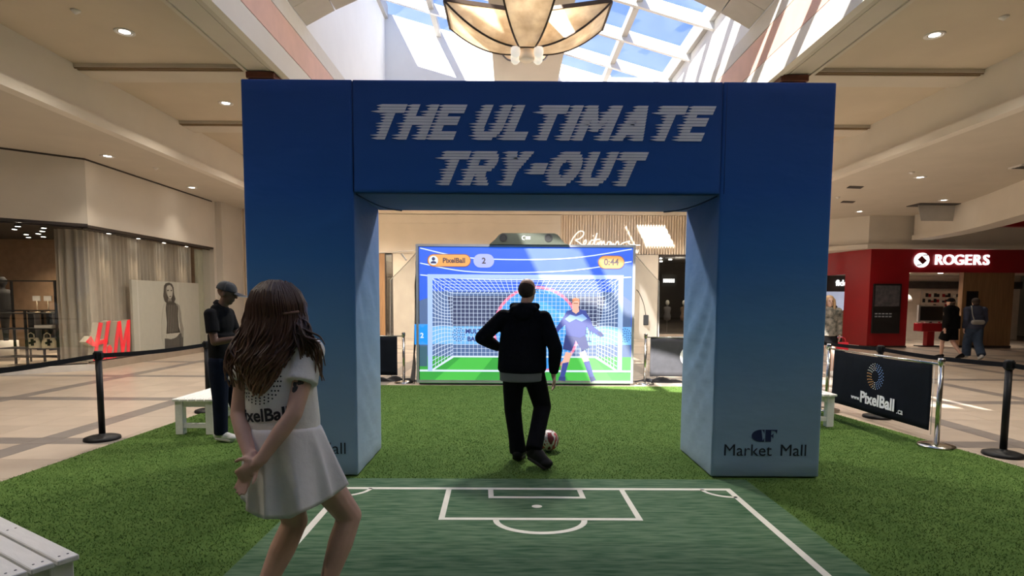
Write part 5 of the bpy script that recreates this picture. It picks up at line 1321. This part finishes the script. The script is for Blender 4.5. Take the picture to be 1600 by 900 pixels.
def garment_torso(j, M, up, build, grow, lo=-.02, hem_r=None):
    o = Org(); ch = j['pelvis'].lerp(j['neck'], .70); wa = j['pelvis'].lerp(j['neck'], .36)
    o.ell(ch, ((.155 * build + grow), (.11 * build + grow), .20 + grow * .5), M); o.ell(wa, ((.14 * build + grow), (.10 * build + grow), .17), M)
    for s_ in 'LR': o.cap(j['sh' + s_].lerp(ch, .25), .064 + grow, j['sh' + s_], .056 + grow)
    o.cap(j['shL'].lerp(j['neck'], .6), .052 + grow * .8, j['shR'].lerp(j['neck'], .6), .052 + grow * .8)
    return o
def ell_tube(o, rings, n=28):
    """stack of ellipses (centre, rx, ry) with flat ends"""
    vs = [(c[0] + rx * math.cos(2 * math.pi * i / n), c[1] + ry * math.sin(2 * math.pi * i / n), c[2]) for c, rx, ry in rings for i in range(n)]
    fs = [(a * n + i, a * n + (i + 1) % n, (a + 1) * n + (i + 1) % n, (a + 1) * n + i) for a in range(len(rings) - 1) for i in range(n)]
    fs += [tuple(range(n))[::-1], tuple((len(rings) - 1) * n + i for i in range(n))]
    o.mb.add(vs, fs)
def shoe(t, an, toe, m, msole, name='shoe', z=None, r=.044):
    an = Vector(an); toe = Vector(toe); d = (toe - an); o = Org()
    heel = an - V(d.x, d.y, 0).normalized() * .035 if V(d.x, d.y, 0).length > .02 else an.copy()
    hz = min(an.z, toe.z + .055) if z is None else an.z - .02
    o.cap((heel.x, heel.y, hz), r * .95, toe, r * .82); o.cap(an - V(0, 0, .0), r * 1.02, (heel.x, heel.y, hz), r); o.cap(an.lerp(toe, .35), r * .95, toe, r * .8); o.ell(toe, (r * 1.05, r * 1.05, r * .75))
    s_ = o.fuse(name, m, t, .008, 4)
    q = Org(); dz = V(0, 0, r * .72); q.cap(Vector((heel.x, heel.y, hz)) - dz, r * .42, toe - dz * .9, r * .42, n=10); f = (toe - heel).normalized(); sd = f.cross(V(0, 0, 1)).normalized() * r * .55
    q.cap(Vector((heel.x, heel.y, hz)) - dz + sd, r * .40, toe - dz * .9 + sd, r * .4); q.cap(Vector((heel.x, heel.y, hz)) - dz - sd, r * .40, toe - dz * .9 - sd, r * .4); q.fuse('sole', msole, s_, .008, 3)
    q = MB(); mid = an.lerp(toe, .5) + V(0, 0, r * .72)
    for i in range(3): c = mid + (toe - an).normalized() * (i - 1) * .022; q.bar(c - sd * .9, c + sd * .9, .008, .008)
    tag(q.build('laces', msole, s_), kind='stuff')

# ---- woman in white at the front left, seen from behind
GZ = .021
JW = dict(pelvis=(-1.07, 2.72, .90), neck=(-1.115, 2.79, 1.405), head=(-1.11, 2.80, 1.555), shL=(-1.272, 2.80, 1.335), shR=(-.952, 2.735, 1.335),
          elL=(-1.285, 2.70, 1.035), elR=(-.985, 2.60, 1.06), wrL=(-1.165, 2.555, .855), wrR=(-1.12, 2.525, .855),
          hipL=(-1.135, 2.73, .84), hipR=(-1.0, 2.735, .84), knL=(-1.09, 2.86, .455), knR=(-.825, 2.90, .47), anL=(-1.225, 2.70, .10), anR=(-.93, 2.78, .10), toeL=(-1.20, 2.86, .05), toeR=(-.89, 2.94, .05))
wt, WP, wj, WM, wup = figure('person', 'woman in white tee and skirt with long brown hair, hands behind her back', (-1.07, 2.75, GZ), JW, M_skin1, .98, R(-22), 0,
    hands={'L': ((-.25, -.25, -.9), (.25, .8, 0), 1, .12, .92, .14), 'R': ((-.75, -.1, -.55), (0, -1, 0), 1, .75, .92, .05)}, voxel=.0065, build=.88, leg=1.18)
M_tee = mat('white_cotton', (.85, .83, .80), .9, var=.03, scale=14, bump=.8, bscale=16)
o = garment_torso(wj, WM, wup, .90, .014)
ell_tube(o, [((-1.085, 2.735, .945), .158, .118), ((-1.085, 2.735, .965), .170, .126), ((-1.09, 2.74, 1.01), .174, .126), ((-1.095, 2.742, 1.10), .170, .124), ((-1.10, 2.75, 1.19), .165, .120), ((-1.105, 2.76, 1.27), .160, .112)])
for s_, e_ in (('L', .5), ('R', .52)):
    a = wj['sh' + s_]; b_ = wj['el' + s_]; o.cap(a, .058, a.lerp(b_, e_), .073, flat=True); o.cap(a, .056, a.lerp(b_, .1), .06)
tee = o.fuse('tee_shirt', M_tee, wt, .0075, 9)
M_skirt = mat('white_jersey', (.84, .82, .82), .9, var=.03, scale=12, bump=.35, bscale=22)
def skirt(u, v):
    a = 2 * math.pi * u; pl = .6 * (1 - 2 * abs(math.sin(a * 5.5 + .6 * math.sin(a * 3)))) + .4 * math.sin(a * 6 + 1.3)
    rx = .160 + (.232 - .160) * v ** .6; ry = .120 + (.188 - .120) * v ** .6; w = .034 * v * pl
    c = V(-1.085, 2.735, .985).lerp(V(-1.045, 2.74, .585), v); x = c.x + (rx + w) * math.cos(a); y = c.y + (ry + w) * math.sin(a)
    return (x, y, c.z + v * (.42 * max(0, x + 1.0) + .010 * pl + .45 * max(0, -(x + 1.15))))
q = MB(); q.grid(skirt, 140, 18); q.build('skirt', M_skirt, wt, solid=.004)
q = MB(); q.grid(lambda u, v: (-1.085 + (.154 + .004 * math.sin(v * 3.14)) * math.cos(u * 6.2832), 2.735 + (.113 + .004 * math.sin(v * 3.14)) * math.sin(u * 6.2832), .965 + .035 * v), 48, 4); q.build('waistband', M_skirt, wt, solid=.006)
# printed back: dot ring and name, laid onto the cloth
from mathutils.bvhtree import BVHTree
def project_print(me, obj, off_dir=V(0, 1, 0), lift=.003):
    tm = obj.data; bvh = BVHTree.FromPolygons([v.co for v in tm.vertices], [p.vertices for p in tm.polygons]); bad = 0; miss = set()
    for v in me.vertices:
        hit = bvh.ray_cast(Vector((v.co.x, v.co.y, v.co.z)) - off_dir * .6, off_dir)
        if hit[0] is not None: v.co = hit[0] - off_dir * lift
        else: bad += 1; miss.add(v.index)
    if miss:
        bm = bmesh.new(); bm.from_mesh(me); bm.verts.ensure_lookup_table(); bmesh.ops.delete(bm, geom=[bm.verts[i] for i in miss], context='VERTS'); bm.to_mesh(me); bm.free()
M_teeprint = mat('dark_tee_print', (.03, .03, .035), .8)
off = ORG[wt.name]
bm = bmesh.new(); tm_ = text_mesh('PixelBall', size=.082, extrude=0, bold=.0022); bm.from_mesh(tm_)
bmesh.ops.triangulate(bm, faces=bm.faces[:]); bmesh.ops.subdivide_edges(bm, edges=[e for e in bm.edges if e.calc_length() > .012], cuts=2)
me = bpy.data.meshes.new('back_name'); bm.to_mesh(me); bm.free(); me.materials.append(M_teeprint)
me.transform(Matrix.Translation(V(-1.15, 2.4, 1.045) - off) @ Matrix.Rotation(math.pi / 2, 4, 'X') @ Matrix.Rotation(R(6), 4, 'Z'))
project_print(me, tee); oo = bpy.data.objects.new('back_name', me); link(oo, tee)
dm = MB()
for r, cnt in ((.105, 30), (.092, 26), (.079, 22)):
    for i in range(cnt):
        a = 6.283 * i / cnt; dm.add([(-1.16 + r * math.cos(a) + .0045 * math.cos(b_ * 1.047), 2.4, 1.205 + r * math.sin(a) + .0045 * math.sin(b_ * 1.047)) for b_ in range(6)], [(0, 1, 2, 3, 4, 5)])
me = dm.mesh('back_dots', off); me.materials.append(M_teeprint); project_print(me, tee); oo = bpy.data.objects.new('back_dots', me); link(oo, tee); oo['kind'] = 'stuff'
# tattoo on the right upper arm
a = wj['shR'].lerp(wj['elR'], .50); M_tat = mat('tattoo_ink', (.05, .045, .045), .6)
dm = MB(); rr = random.Random(5)
for i in range(9):
    c = (a.x + rr.uniform(-.022, .02), 2.4, a.z - .01 + rr.uniform(-.045, .03)); rad = rr.uniform(.006, .013); dm.add([(c[0] + rad * math.cos(b_ * .785) * rr.uniform(.6, 1.2), c[1], c[2] + rad * math.sin(b_ * .785) * rr.uniform(.6, 1.2)) for b_ in range(8)], [tuple(range(8))])
me = dm.mesh('tattoo', off); me.materials.append(M_tat)
body_ = [c for c in wt.children if c.name.startswith('body')][0]; project_print(me, body_, lift=.0025); oo = bpy.data.objects.new('tattoo', me); link(oo, body_)
# trainers
M_shoew = mat('white_shoe', (.62, .61, .58), .6); M_solew = mat('white_sole', (.55, .54, .5), .7)
for s_ in 'LR': shoe(wt, wj['an' + s_] - V(0, 0, .01), wj['toe' + s_] + V(0, 0, .014), M_shoew, M_solew)
# hair: shaped mass plus loose wavy locks
def hair_mat():
    m = bpy.data.materials.new('brown_hair'); m.use_nodes = True; nt = m.node_tree; n = nt.nodes; l = nt.links; b_ = n['Principled BSDF']
    g = n.new('ShaderNodeNewGeometry'); sx_n = n.new('ShaderNodeSeparateXYZ'); l.new(g.outputs['Position'], sx_n.inputs[0])
    mr = n.new('ShaderNodeMapRange'); mr.inputs['From Min'].default_value = 1.08; mr.inputs['From Max'].default_value = 1.6; l.new(sx_n.outputs['Z'], mr.inputs['Value'])
    nz = n.new('ShaderNodeTexNoise'); nz.inputs['Scale'].default_value = 40; mp = n.new('ShaderNodeMapping'); mp.inputs['Scale'].default_value = (1, 1, .12); l.new(g.outputs['Position'], mp.inputs[0]); l.new(mp.outputs[0], nz.inputs['Vector'])
    rd = n.new('ShaderNodeMath'); rd.operation = 'MULTIPLY_ADD'; rd.inputs[1].default_value = .5; l.new(g.outputs['Random Per Island'], rd.inputs[0]); l.new(nz.outputs['Fac'], rd.inputs[2])
    ad = n.new('ShaderNodeMath'); ad.operation = 'MULTIPLY_ADD'; ad.inputs[1].default_value = .55; l.new(rd.outputs[0], ad.inputs[0]); l.new(mr.outputs[0], ad.inputs[2])
    rp = n.new('ShaderNodeValToRGB'); e = rp.color_ramp.elements; e[0].position = .35; e[0].color = (.42, .25, .15, 1); e[1].position = 1.25 if False else 1.0; e[1].color = (.075, .036, .024, 1)
    x = e.new(.65); x.color = (.22, .115, .07, 1)
    l.new(ad.outputs[0], rp.inputs[0]); l.new(rp.outputs[0], b_.inputs['Base Color']); b_.inputs['Roughness'].default_value = .42
    return m
M_hair = hair_mat()
HPF = [(1.675, -1.118, .02, .03), (1.66, -1.118, .062, .07), (1.62, -1.12, .105, .105), (1.56, -1.118, .130, .122), (1.50, -1.118, .134, .118), (1.44, -1.125, .138, .105), (1.38, -1.135, .135, .088), (1.30, -1.155, .112, .075), (1.22, -1.155, .078, .062), (1.15, -1.145, .05, .05), (1.10, -1.135, .03, .03)]
def hp(z):
    for (z1, *a_), (z0, *b_) in zip(HPF, HPF[1:]):
        if z0 <= z <= z1: t = (z - z0) / (z1 - z0); return [b_[i] + (a_[i] - b_[i]) * t for i in range(3)]
    return list(HPF[-1][1:])
def hair_pt(z, ph, k=1.0):
    c, rx, ry = hp(z); yc = 2.775 if z > 1.5 else 2.775 - .085 * min(1, (1.5 - z) / .2)
    return V(c + rx * k * math.sin(ph), yc - ry * k * math.cos(ph), z)
q = MB(); q.grid(lambda u, v: tuple(hair_pt(1.674 - .57 * v, (u * 2 - 1) * 3.14159, .94)), 40, 30); hr = q.build('hair', M_hair, wt)
rr = random.Random(11); st = MB()
for i in range(340):
    ph = rr.uniform(-1.75, 1.75); ze = rr.uniform(1.09, 1.34) if abs(ph) < 1.1 else rr.uniform(1.2, 1.42); z0 = rr.uniform(1.60, 1.672); amp = rr.uniform(.012, .034); fr_ = rr.uniform(24, 36); p0 = rr.uniform(0, 6.28); n_ = 22; pts = []
    for q_ in range(n_ + 1):
        t = q_ / n_; z = z0 + (ze - z0) * t; w = max(0, t - .35) * 1.6; p = hair_pt(max(z, 1.101), ph + .10 * math.sin(z * 9 + p0) * t, 1.0 + .03 * math.sin(p0 + z * 12))
        p.z = z; p.x += amp * w * math.sin(z * fr_ + p0); p.y -= .006 + amp * .6 * w * math.cos(z * fr_ + p0); pts.append(p)
    st.tube(pts, [.0045 + .0025 * math.sin(math.pi * min(1, q_ / n_ + .1)) * (1 - .75 * q_ / n_) for q_ in range(n_ + 1)], 4, cap=False)
# locks over the right shoulder and down the left side
for i in range(90):
    r_ = rr.random(); s0 = hair_pt(1.52 - .06 * r_, 1.0 + .6 * rr.random()); e_ = V(-.925 + rr.uniform(-.06, .05), 2.69 + rr.uniform(-.03, .05), 1.30 + rr.uniform(-.12, .10)); m1 = V(-.975 + rr.uniform(-.03, .035), 2.69 + rr.uniform(-.02, .02), 1.44 + rr.uniform(-.03, .03))
    pts = smooth([s0, m1, m1.lerp(e_, .5) + V(rr.uniform(-.005, .045), -.025, .02 * rr.uniform(-1, 1)), e_], 5); st.tube(pts, [.0075 * (1 - .7 * q_ / len(pts)) for q_ in range(len(pts))], 4, cap=False)
for i in range(48):
    s0 = hair_pt(1.46, -1.0 - .6 * rr.random()); e_ = V(-1.29 + rr.uniform(-.04, .07), 2.69 + rr.uniform(-.05, .05), 1.24 + rr.uniform(-.09, .09)); m1 = V(-1.275 + rr.uniform(-.03, .04), 2.68 + rr.uniform(-.02, .02), 1.36)
    pts = smooth([s0, m1, m1.lerp(e_, .5) + V(rr.uniform(-.03, .03), -.02, 0), e_], 5); st.tube(pts, [.0075 * (1 - .7 * q_ / len(pts)) for q_ in range(len(pts))], 4, cap=False)
tag(st.build('hair_lock', M_hair, hr), kind='stuff')
q = MB(); q.tube([hair_pt(1.515 + .01 * math.sin(t_), .5 + .55 * t_, 1.08) for t_ in [i / 8 for i in range(9)]], .007, 6); q.build('hair_tie', mat('brown_tie', (.22, .12, .08), .6), hr)

# ---- player kicking, dark hoodie, seen from behind
TZ = .018
JP = dict(pelvis=(.125, 5.60, .93), neck=(.14, 5.63, 1.525), head=(.168, 5.655, 1.675), shL=(-.065, 5.62, 1.425), shR=(.325, 5.58, 1.415), elL=(-.275, 5.60, 1.22), elR=(.435, 5.50, 1.125), wrL=(-.10, 5.82, 1.10), wrR=(.425, 5.58, .86),
          hipL=(.035, 5.60, .90), hipR=(.225, 5.60, .90), knL=(.03, 5.64, .50), knR=(.325, 5.68, .53), anL=(.085, 5.585, .105), anR=(.235, 5.36, .215), toeL=(.115, 5.72, .055), toeR=(.345, 5.245, .075))
pt, PP, pj, PM, pup = figure('person', 'man in black hoodie and trousers kicking the ball under the arch', (.12, 5.6, TZ), JP, M_skin1, 1.02, R(-28), R(-8), hands={'L': ((.7, .5, -.2), (-.3, -.6, .5), 1, .5), 'R': ((.15, .1, -1), (1, 0, .1), 1, .45)}, voxel=.009, build=1.05)
M_hood = mat('black_fleece', (.007, .008, .012), .95, spec=.08, var=.15, scale=20, bump=.35, bscale=26)
o = garment_torso(pj, PM, pup, 1.15, .018)
ell_tube(o, [((.118, 5.60, .885), .225, .165), ((.118, 5.60, .92), .24, .175), ((.122, 5.61, 1.1), .235, .168), ((.128, 5.61, 1.25), .225, .155), ((.13, 5.61, 1.34), .20, .135), ((.135, 5.61, 1.42), .15, .10)])
for s_ in 'LR':
    o.chain([pj['sh' + s_], pj['sh' + s_].lerp(pj['el' + s_], .5), pj['el' + s_]], [.076, .076, .070]); o.chain([pj['el' + s_], pj['el' + s_].lerp(pj['wr' + s_], .5)], [.070, .062]); o.cap(pj['el' + s_].lerp(pj['wr' + s_], .5), .062, pj['el' + s_].lerp(pj['wr' + s_], .93), .045, flat=True)
hd = o.fuse('hoodie', M_hood, pt, .011, 10)
o = Org(); o.ell((.13, 5.55, 1.50), (.135, .085, .06)); o.ell((.12, 5.50, 1.455), (.10, .055, .07)); o.cap((.03, 5.60, 1.525), .04, (.25, 5.60, 1.525), .04); o.fuse('hood', M_hood, hd, .01, 5)
M_grey_tee = mat('grey_tee', (.16, .17, .175), .9, var=.05, bump=.3, bscale=20)
o = Org(); ell_tube(o, [((.115, 5.60, .80), .215, .155), ((.115, 5.60, .93), .22, .16)]); o.fuse('tee_hem', M_grey_tee, pt, .01, 3)
M_trou = mat('black_trousers', (.007, .007, .009), .9, spec=.08, var=.15, scale=16, bump=.4, bscale=18)
o = Org(); o.ell((.125, 5.60, .86), (.195, .14, .12))
o.chain([pj['hipL'], pj['hipL'].lerp(pj['knL'], .5), pj['knL']], [.112, .102, .085]); o.chain([pj['knL'], pj['knL'].lerp(pj['anL'], .6)], [.085, .078]); o.cap(pj['knL'].lerp(pj['anL'], .6), .078, pj['anL'] + V(0, 0, -.02), .085, flat=True)
o.chain([pj['hipR'], pj['hipR'].lerp(pj['knR'], .5), pj['knR']], [.112, .104, .090]); o.chain([pj['knR'], pj['knR'].lerp(pj['anR'], .6)], [.088, .080]); o.cap(pj['knR'].lerp(pj['anR'], .6), .080, pj['anR'].lerp(pj['knR'], -.12), .082, flat=True)
o.fuse('trousers', M_trou, pt, .011, 5)
M_shoeb = mat('black_shoe', (.012, .011, .011), .6, spec=.2); M_soleb = mat('dark_sole', (.03, .028, .027), .7, spec=.2)
for s_ in 'LR': shoe(pt, pj['an' + s_] - V(0, 0, .02 if s_ == 'L' else .03), pj['toe' + s_] + V(0, 0, .005), M_shoeb, M_soleb, r=.056)
# cropped hair at the back of the head, beard shadow, glasses arm
M_crop = mat('cropped_brown_hair', (.05, .032, .025), .85, var=.2, scale=60)
HM_ = Matrix.Rotation(R(-28), 3, 'Z') @ Matrix.Rotation(R(-8), 3, 'X')
o = Org(); o.ell(PP(0, -.026, .012), (.0815, .094, .088), HM_); o.fuse('cropped_hair', M_crop, pt, .008, 4)
q = MB(); q.tube([PP(.086, -.02, .012), PP(.086, .05, .016), PP(.06, .098, .012)], .003, 5); q.build('glasses_arm', M_black, pt)

# ---- man in polo and cap, side on
JC = dict(pelvis=(-3.19, 6.37, .93), neck=(-3.205, 6.38, 1.505), head=(-3.125, 6.385, 1.645), shL=(-3.20, 6.56, 1.42), shR=(-3.22, 6.20, 1.42), elL=(-3.14, 6.60, 1.14), elR=(-3.16, 6.15, 1.12), wrL=(-2.92, 6.46, 1.17), wrR=(-2.93, 6.24, 1.165),
          hipL=(-3.19, 6.46, .90), hipR=(-3.19, 6.28, .90), knL=(-3.13, 6.48, .50), knR=(-3.18, 6.27, .50), anL=(-3.08, 6.58, .105), anR=(-3.19, 6.28, .105), toeL=(-2.96, 6.57, .06), toeR=(-3.06, 6.26, .06))
ct_, CP, cj, CM, cup = figure('person', 'man in black polo, jeans and cap standing by the left bench', (-3.15, 6.38, TZ), JC, M_skin2, 1.0, R(-82), R(-16), hands={'L': ((1, -.2, .2), (0, .6, .7), 1, .5), 'R': ((1, .2, .2), (0, -.6, .7), -1, .5)}, voxel=.009, build=1.06)
M_polo = mat('black_pique', (.008, .008, .009), .9, spec=.1, var=.15, scale=22, bump=.25, bscale=40)
o = garment_torso(cj, CM, cup, 1.06, .010)
ell_tube(o, [((-3.185, 6.37, .74), .122, .18), ((-3.185, 6.37, .84), .128, .185), ((-3.19, 6.37, 1.0), .128, .18), ((-3.20, 6.38, 1.2), .125, .175)])
for s_ in 'LR': a = cj['sh' + s_]; b_ = cj['el' + s_]; o.cap(a, .064, a.lerp(b_, .66), .070, flat=True); o.cap(a, .062, a.lerp(b_, .2), .064)
po_ = o.fuse('polo_shirt', M_polo, ct_, .01, 4)
o = Org(); o.cap((-3.215, 6.38, 1.50), .078, (-3.185, 6.38, 1.535), .07, flat=True); o.fuse('collar', M_polo, po_, .008, 2)
M_jean = mat('navy_jeans', (.007, .010, .022), .85, spec=.1, var=.2, scale=14, bump=.4, bscale=22)
o = Org(); o.ell((-3.19, 6.37, .84), (.13, .175, .13))
for s_ in 'LR': o.chain([cj['hip' + s_], cj['hip' + s_].lerp(cj['kn' + s_], .5), cj['kn' + s_], cj['kn' + s_].lerp(cj['an' + s_], .6)], [.105, .098, .082, .074]); o.cap(cj['kn' + s_].lerp(cj['an' + s_], .6), .074, cj['an' + s_] + V(0, 0, -.01), .072, flat=True)
o.fuse('jeans', M_jean, ct_, .011, 5)
for s_ in 'LR': shoe(ct_, cj['an' + s_] - V(0, 0, .02), cj['toe' + s_] + V(0, 0, .004), M_shoew, M_solew, r=.05)
M_cap = mat('charcoal_cap', (.035, .037, .042), .85, var=.1, scale=30, bump=.2, bscale=60)
HC = Matrix.Rotation(R(-82), 3, 'Z') @ Matrix.Rotation(R(-16), 3, 'X')
q = MB(); q.grid(lambda u, v: tuple(CP((.086 * max(0.0, math.cos(v * 1.5708)) ** .7 + .002) * math.cos(u * 6.2832), -.012 + (.106 * max(0.0, math.cos(v * 1.5708)) ** .7 + .002) * math.sin(u * 6.2832), .028 + .100 * math.sin(v * 1.5708))), 32, 12); cp_ = q.build('cap', M_cap, ct_, solid=.004)
q = MB(); q.grid(lambda u, v: tuple(CP((u * 2 - 1) * .078, .075 + (.13 * v) * math.sqrt(max(0, 1 - ((u * 2 - 1) * .92) ** 2)) + .02, .038 - .018 * (u * 2 - 1) ** 2 - .014 * v)), 16, 6); q.build('peak', M_cap, cp_, solid=.006)
q = MB(); q.tube([CP((u * 2 - 1) * .078, .095 + .13 * math.sqrt(max(0, 1 - ((u * 2 - 1) * .92) ** 2)), .024 - .018 * (u * 2 - 1) ** 2) for u in [i / 14 for i in range(15)]], .004, 5); q.build('peak_piping', M_shoew, cp_)
q = MB(); q.lathe([(.008, 0), (.008, .004), (.003, .007)], CP(0, -.012, .127), 10); q.build('cap_button', M_cap, cp_)
ph_ = MB(); ph_.box(-2.87, -2.78, 6.31, 6.39, 1.185, 1.197); o = ph_.build('mobile_phone', M_black, bevel=.003); tag(o, 'dark phone in the hands of the man in the cap', 'phone')

# ---- passers-by on the right
def walker(label, bx, by, yaw, skin, parts, stride=.16, k=1.0, hair=None, arm=.12):
    """simple walking figure facing yaw (0 = away), joints in its own frame"""
    c, s_ = math.cos(yaw), math.sin(yaw); W_ = lambda x, y, z: (bx + x * c - y * s_, by + x * s_ + y * c, z * k)
    J = dict(pelvis=W_(0, 0, .93), neck=W_(0, .02, 1.47), head=W_(0, .05, 1.60), shL=W_(-.19, .02, 1.39), shR=W_(.19, .02, 1.39), elL=W_(-.25, -arm * .5, 1.12), elR=W_(.25, arm * .2, 1.12), wrL=W_(-.24, arm * .2, .88), wrR=W_(.25, arm, .89),
             hipL=W_(-.09, 0, .9), hipR=W_(.09, 0, .9), knL=W_(-.09, .12 + stride * .2, .49), knR=W_(.09, -.02, .49), anL=W_(-.09, stride, .11), anR=W_(.09, -stride * 1.6, .16), toeL=W_(-.09, stride + .14, .065), toeR=W_(.09, -stride * 1.6 + .1, .07))
    t, P, j, M, up = figure('person', label, (bx, by, 0), J, skin, k, yaw, 0, hands={'L': ((0, 0, -1), W_(-1, 0, 0) if False else (-c, -s_, 0), 1, .4), 'R': ((0, 0, -1), (c, s_, 0), -1, .4)}, voxel=.014, build=1.0)
    return t, P, j, M, up, W_
def legs(t, j, name, m, to=1.0, r=(.108, .098, .08, .07)):
    o = Org(); o.ell(j['pelvis'] - V(0, 0, .05), (.17, .14, .13))
    for s_ in 'LR':
        if to < .99: o.cap(j['hip' + s_], r[0], j['hip' + s_].lerp(j['kn' + s_], to), r[1] + .01, flat=True)
        else: o.chain([j['hip' + s_], j['hip' + s_].lerp(j['kn' + s_], .5), j['kn' + s_]], r[:3]); o.cap(j['kn' + s_], r[2], j['an' + s_], r[3], flat=True)
    return o.fuse(name, m, t, .014, 4)
def top(t, j, M, up, name, m, grow=.03, sleeves=.95):
    o = garment_torso(j, M, up, 1.0, grow); c = j['pelvis']; ell_tube(o, [((c.x, c.y, c.z - .06), .17 + grow, .14 + grow), ((c.x, c.y, c.z + .3), .165 + grow, .13 + grow)])
    for s_ in 'LR':
        o.chain([j['sh' + s_], j['el' + s_]], [.058 + grow * .7, .05 + grow * .6])
        if sleeves > .5: o.cap(j['el' + s_], .05 + grow * .6, j['el' + s_].lerp(j['wr' + s_], sleeves), .04 + grow * .3, flat=True)
    return o.fuse(name, m, t, .014, 4)
M_blackc = mat('black_jersey', (.007, .007, .008), .9, spec=.1, var=.15); M_bluec = mat('slate_blue_hoodie', (.045, .055, .10), .9, var=.12, bump=.3, bscale=20); M_denim = mat('blue_denim', (.035, .06, .11), .85, var=.2, scale=12)
t, P, j, M, up, W_ = walker('walker in black hoodie, shorts and dark cap before the red shop', 12.28, 16.0, R(25), M_skin1, None)
top(t, j, M, up, 'hoodie', M_blackc, .05); legs(t, j, 'shorts', M_blackc, .85, (.125, .118, .08, .07)); M_ = M_blackc
for s_ in 'LR': shoe(t, j['an' + s_], j['toe' + s_], M_blackc, M_soleb)
o = Org(); o.ell(P(0, -.01, .05), (.092, .11, .075)); o.cap(P(-.03, .09, .05), .03, P(.03, .11, .045), .03); o.fuse('cap', M_blackc, t, .01, 3)
o = Org(); o.ell(P(0, -.05, -.04), (.075, .06, .07)); o.fuse('hair', M_crop, t, .01, 3)
t, P, j, M, up, W_ = walker('walker in slate blue hoodie and jeans with a pale sling bag', 12.86, 15.9, R(-15), M_skin1, None, arm=.2)
top(t, j, M, up, 'hoodie', M_bluec, .045); legs(t, j, 'jeans', M_denim, 1, (.12, .115, .11, .105))
for s_ in 'LR': shoe(t, j['an' + s_], j['toe' + s_], M_shoew, M_solew)
o = Org(); o.ell(P(0, -.02, .035), (.095, .105, .095)); o.ell(P(0, -.05, -.03), (.08, .07, .07)); o.fuse('hair', M_crop, t, .01, 3)
bgt = thing('sling_bag', 'pale grey sling bag worn across the back of the blue hoodie walker', 'bag', W_(0, -.24, 1.0))
M_sling = mat('pale_grey_bag', (.34, .33, .31), .7)
q = Org(); c = Vector(W_(-.04, -.235, 1.06)); q.cap(c + V(-.11, 0, 0), .065, c + V(.11, -.02, 0), .065); q.fuse('bag_body', M_sling, bgt, .012, 3)
q = MB(); q.tube(smooth([W_(-.12, -.23, 1.1), W_(-.16, -.20, 1.28), W_(-.15, -.12, 1.46), W_(-.1, .02, 1.50)]), .014, 6); q.build('strap', M_sling, bgt)
M_camo = mat('camouflage_top', (.045, .05, .045), .9, col2=(.28, .25, .21), scale=13)
t, P, j, M, up, W_ = walker('blonde woman in patterned top and black shorts beside the arch', 6.76, 12.25, R(172), M_skin3, None, stride=.10)
top(t, j, M, up, 'patterned_top', M_camo, .03); legs(t, j, 'shorts', M_blackc, .5)
for s_ in 'LR': shoe(t, j['an' + s_], j['toe' + s_], M_shoew, M_solew)
M_blond = mat('blonde_hair', (.42, .27, .14), .5, var=.2, scale=30)
o = Org(); o.ell(P(0, -.03, .05), (.10, .10, .085)); o.ell(P(0, -.055, -.03), (.095, .07, .10))
for s_ in (-1, 1): o.chain([P(s_ * .085, .0, .03), P(s_ * .095, .01, -.06), P(s_ * .09, .03, -.15)], [.035, .035, .025])
o.fuse('hair', M_blond, t, .01, 3)
hb = thing('handbag', 'small red handbag carried by the blonde woman', 'bag', W_(-.28, .06, .55))
M_redbag = mat('red_leather', (.55, .02, .04), .45)
c = Vector(W_(-.27, .03, .66)); q = MB(); q.box(c.x - .15, c.x + .15, c.y - .05, c.y + .05, c.z - .10, c.z + .08); q.build('bag_body', M_redbag, hb, bevel=.02, seg=2)
q = MB(); q.tube(smooth([c + V(-.1, 0, .08), c + V(-.07, 0, .17), c + V(.07, 0, .17), c + V(.1, 0, .08)]), .010, 6); q.build('handle', M_redbag, hb)

# ------------------------------------------------------------------ tell repeats apart by their order in the picture
ORD = ['first', 'second', 'third', 'fourth', 'fifth', 'sixth', 'seventh', 'eighth', 'ninth', 'tenth', 'eleventh', 'twelfth']
for grp, txt in (('shop ceiling spotlights', 'small round spotlight inside the corner shop, %s from the left'), ('spotlights above the curtain', 'small round spotlight above the grey curtain, %s from the left'),
                 ('phone shop spotlights', 'small round spotlight in the red phone shop ceiling, %s from the left'), ('far shop spotlights', 'tiny spotlight in the far shop ceiling, %s from the left'),
                 ('garments on the rail', 'dark garment on the rail behind the black shelf, %s from the left')):
    obs = [o for o in S.objects if o.get('group') == grp and o.parent is None]
    def px_(o):
        c = o.location if o.type == 'EMPTY' else sum((Vector(b_) for b_ in o.bound_box), Vector()) / 8
        return c[0] / c[1]
    for i, o in enumerate(sorted(obs, key=px_)): o['label'] = txt % ORD[i]
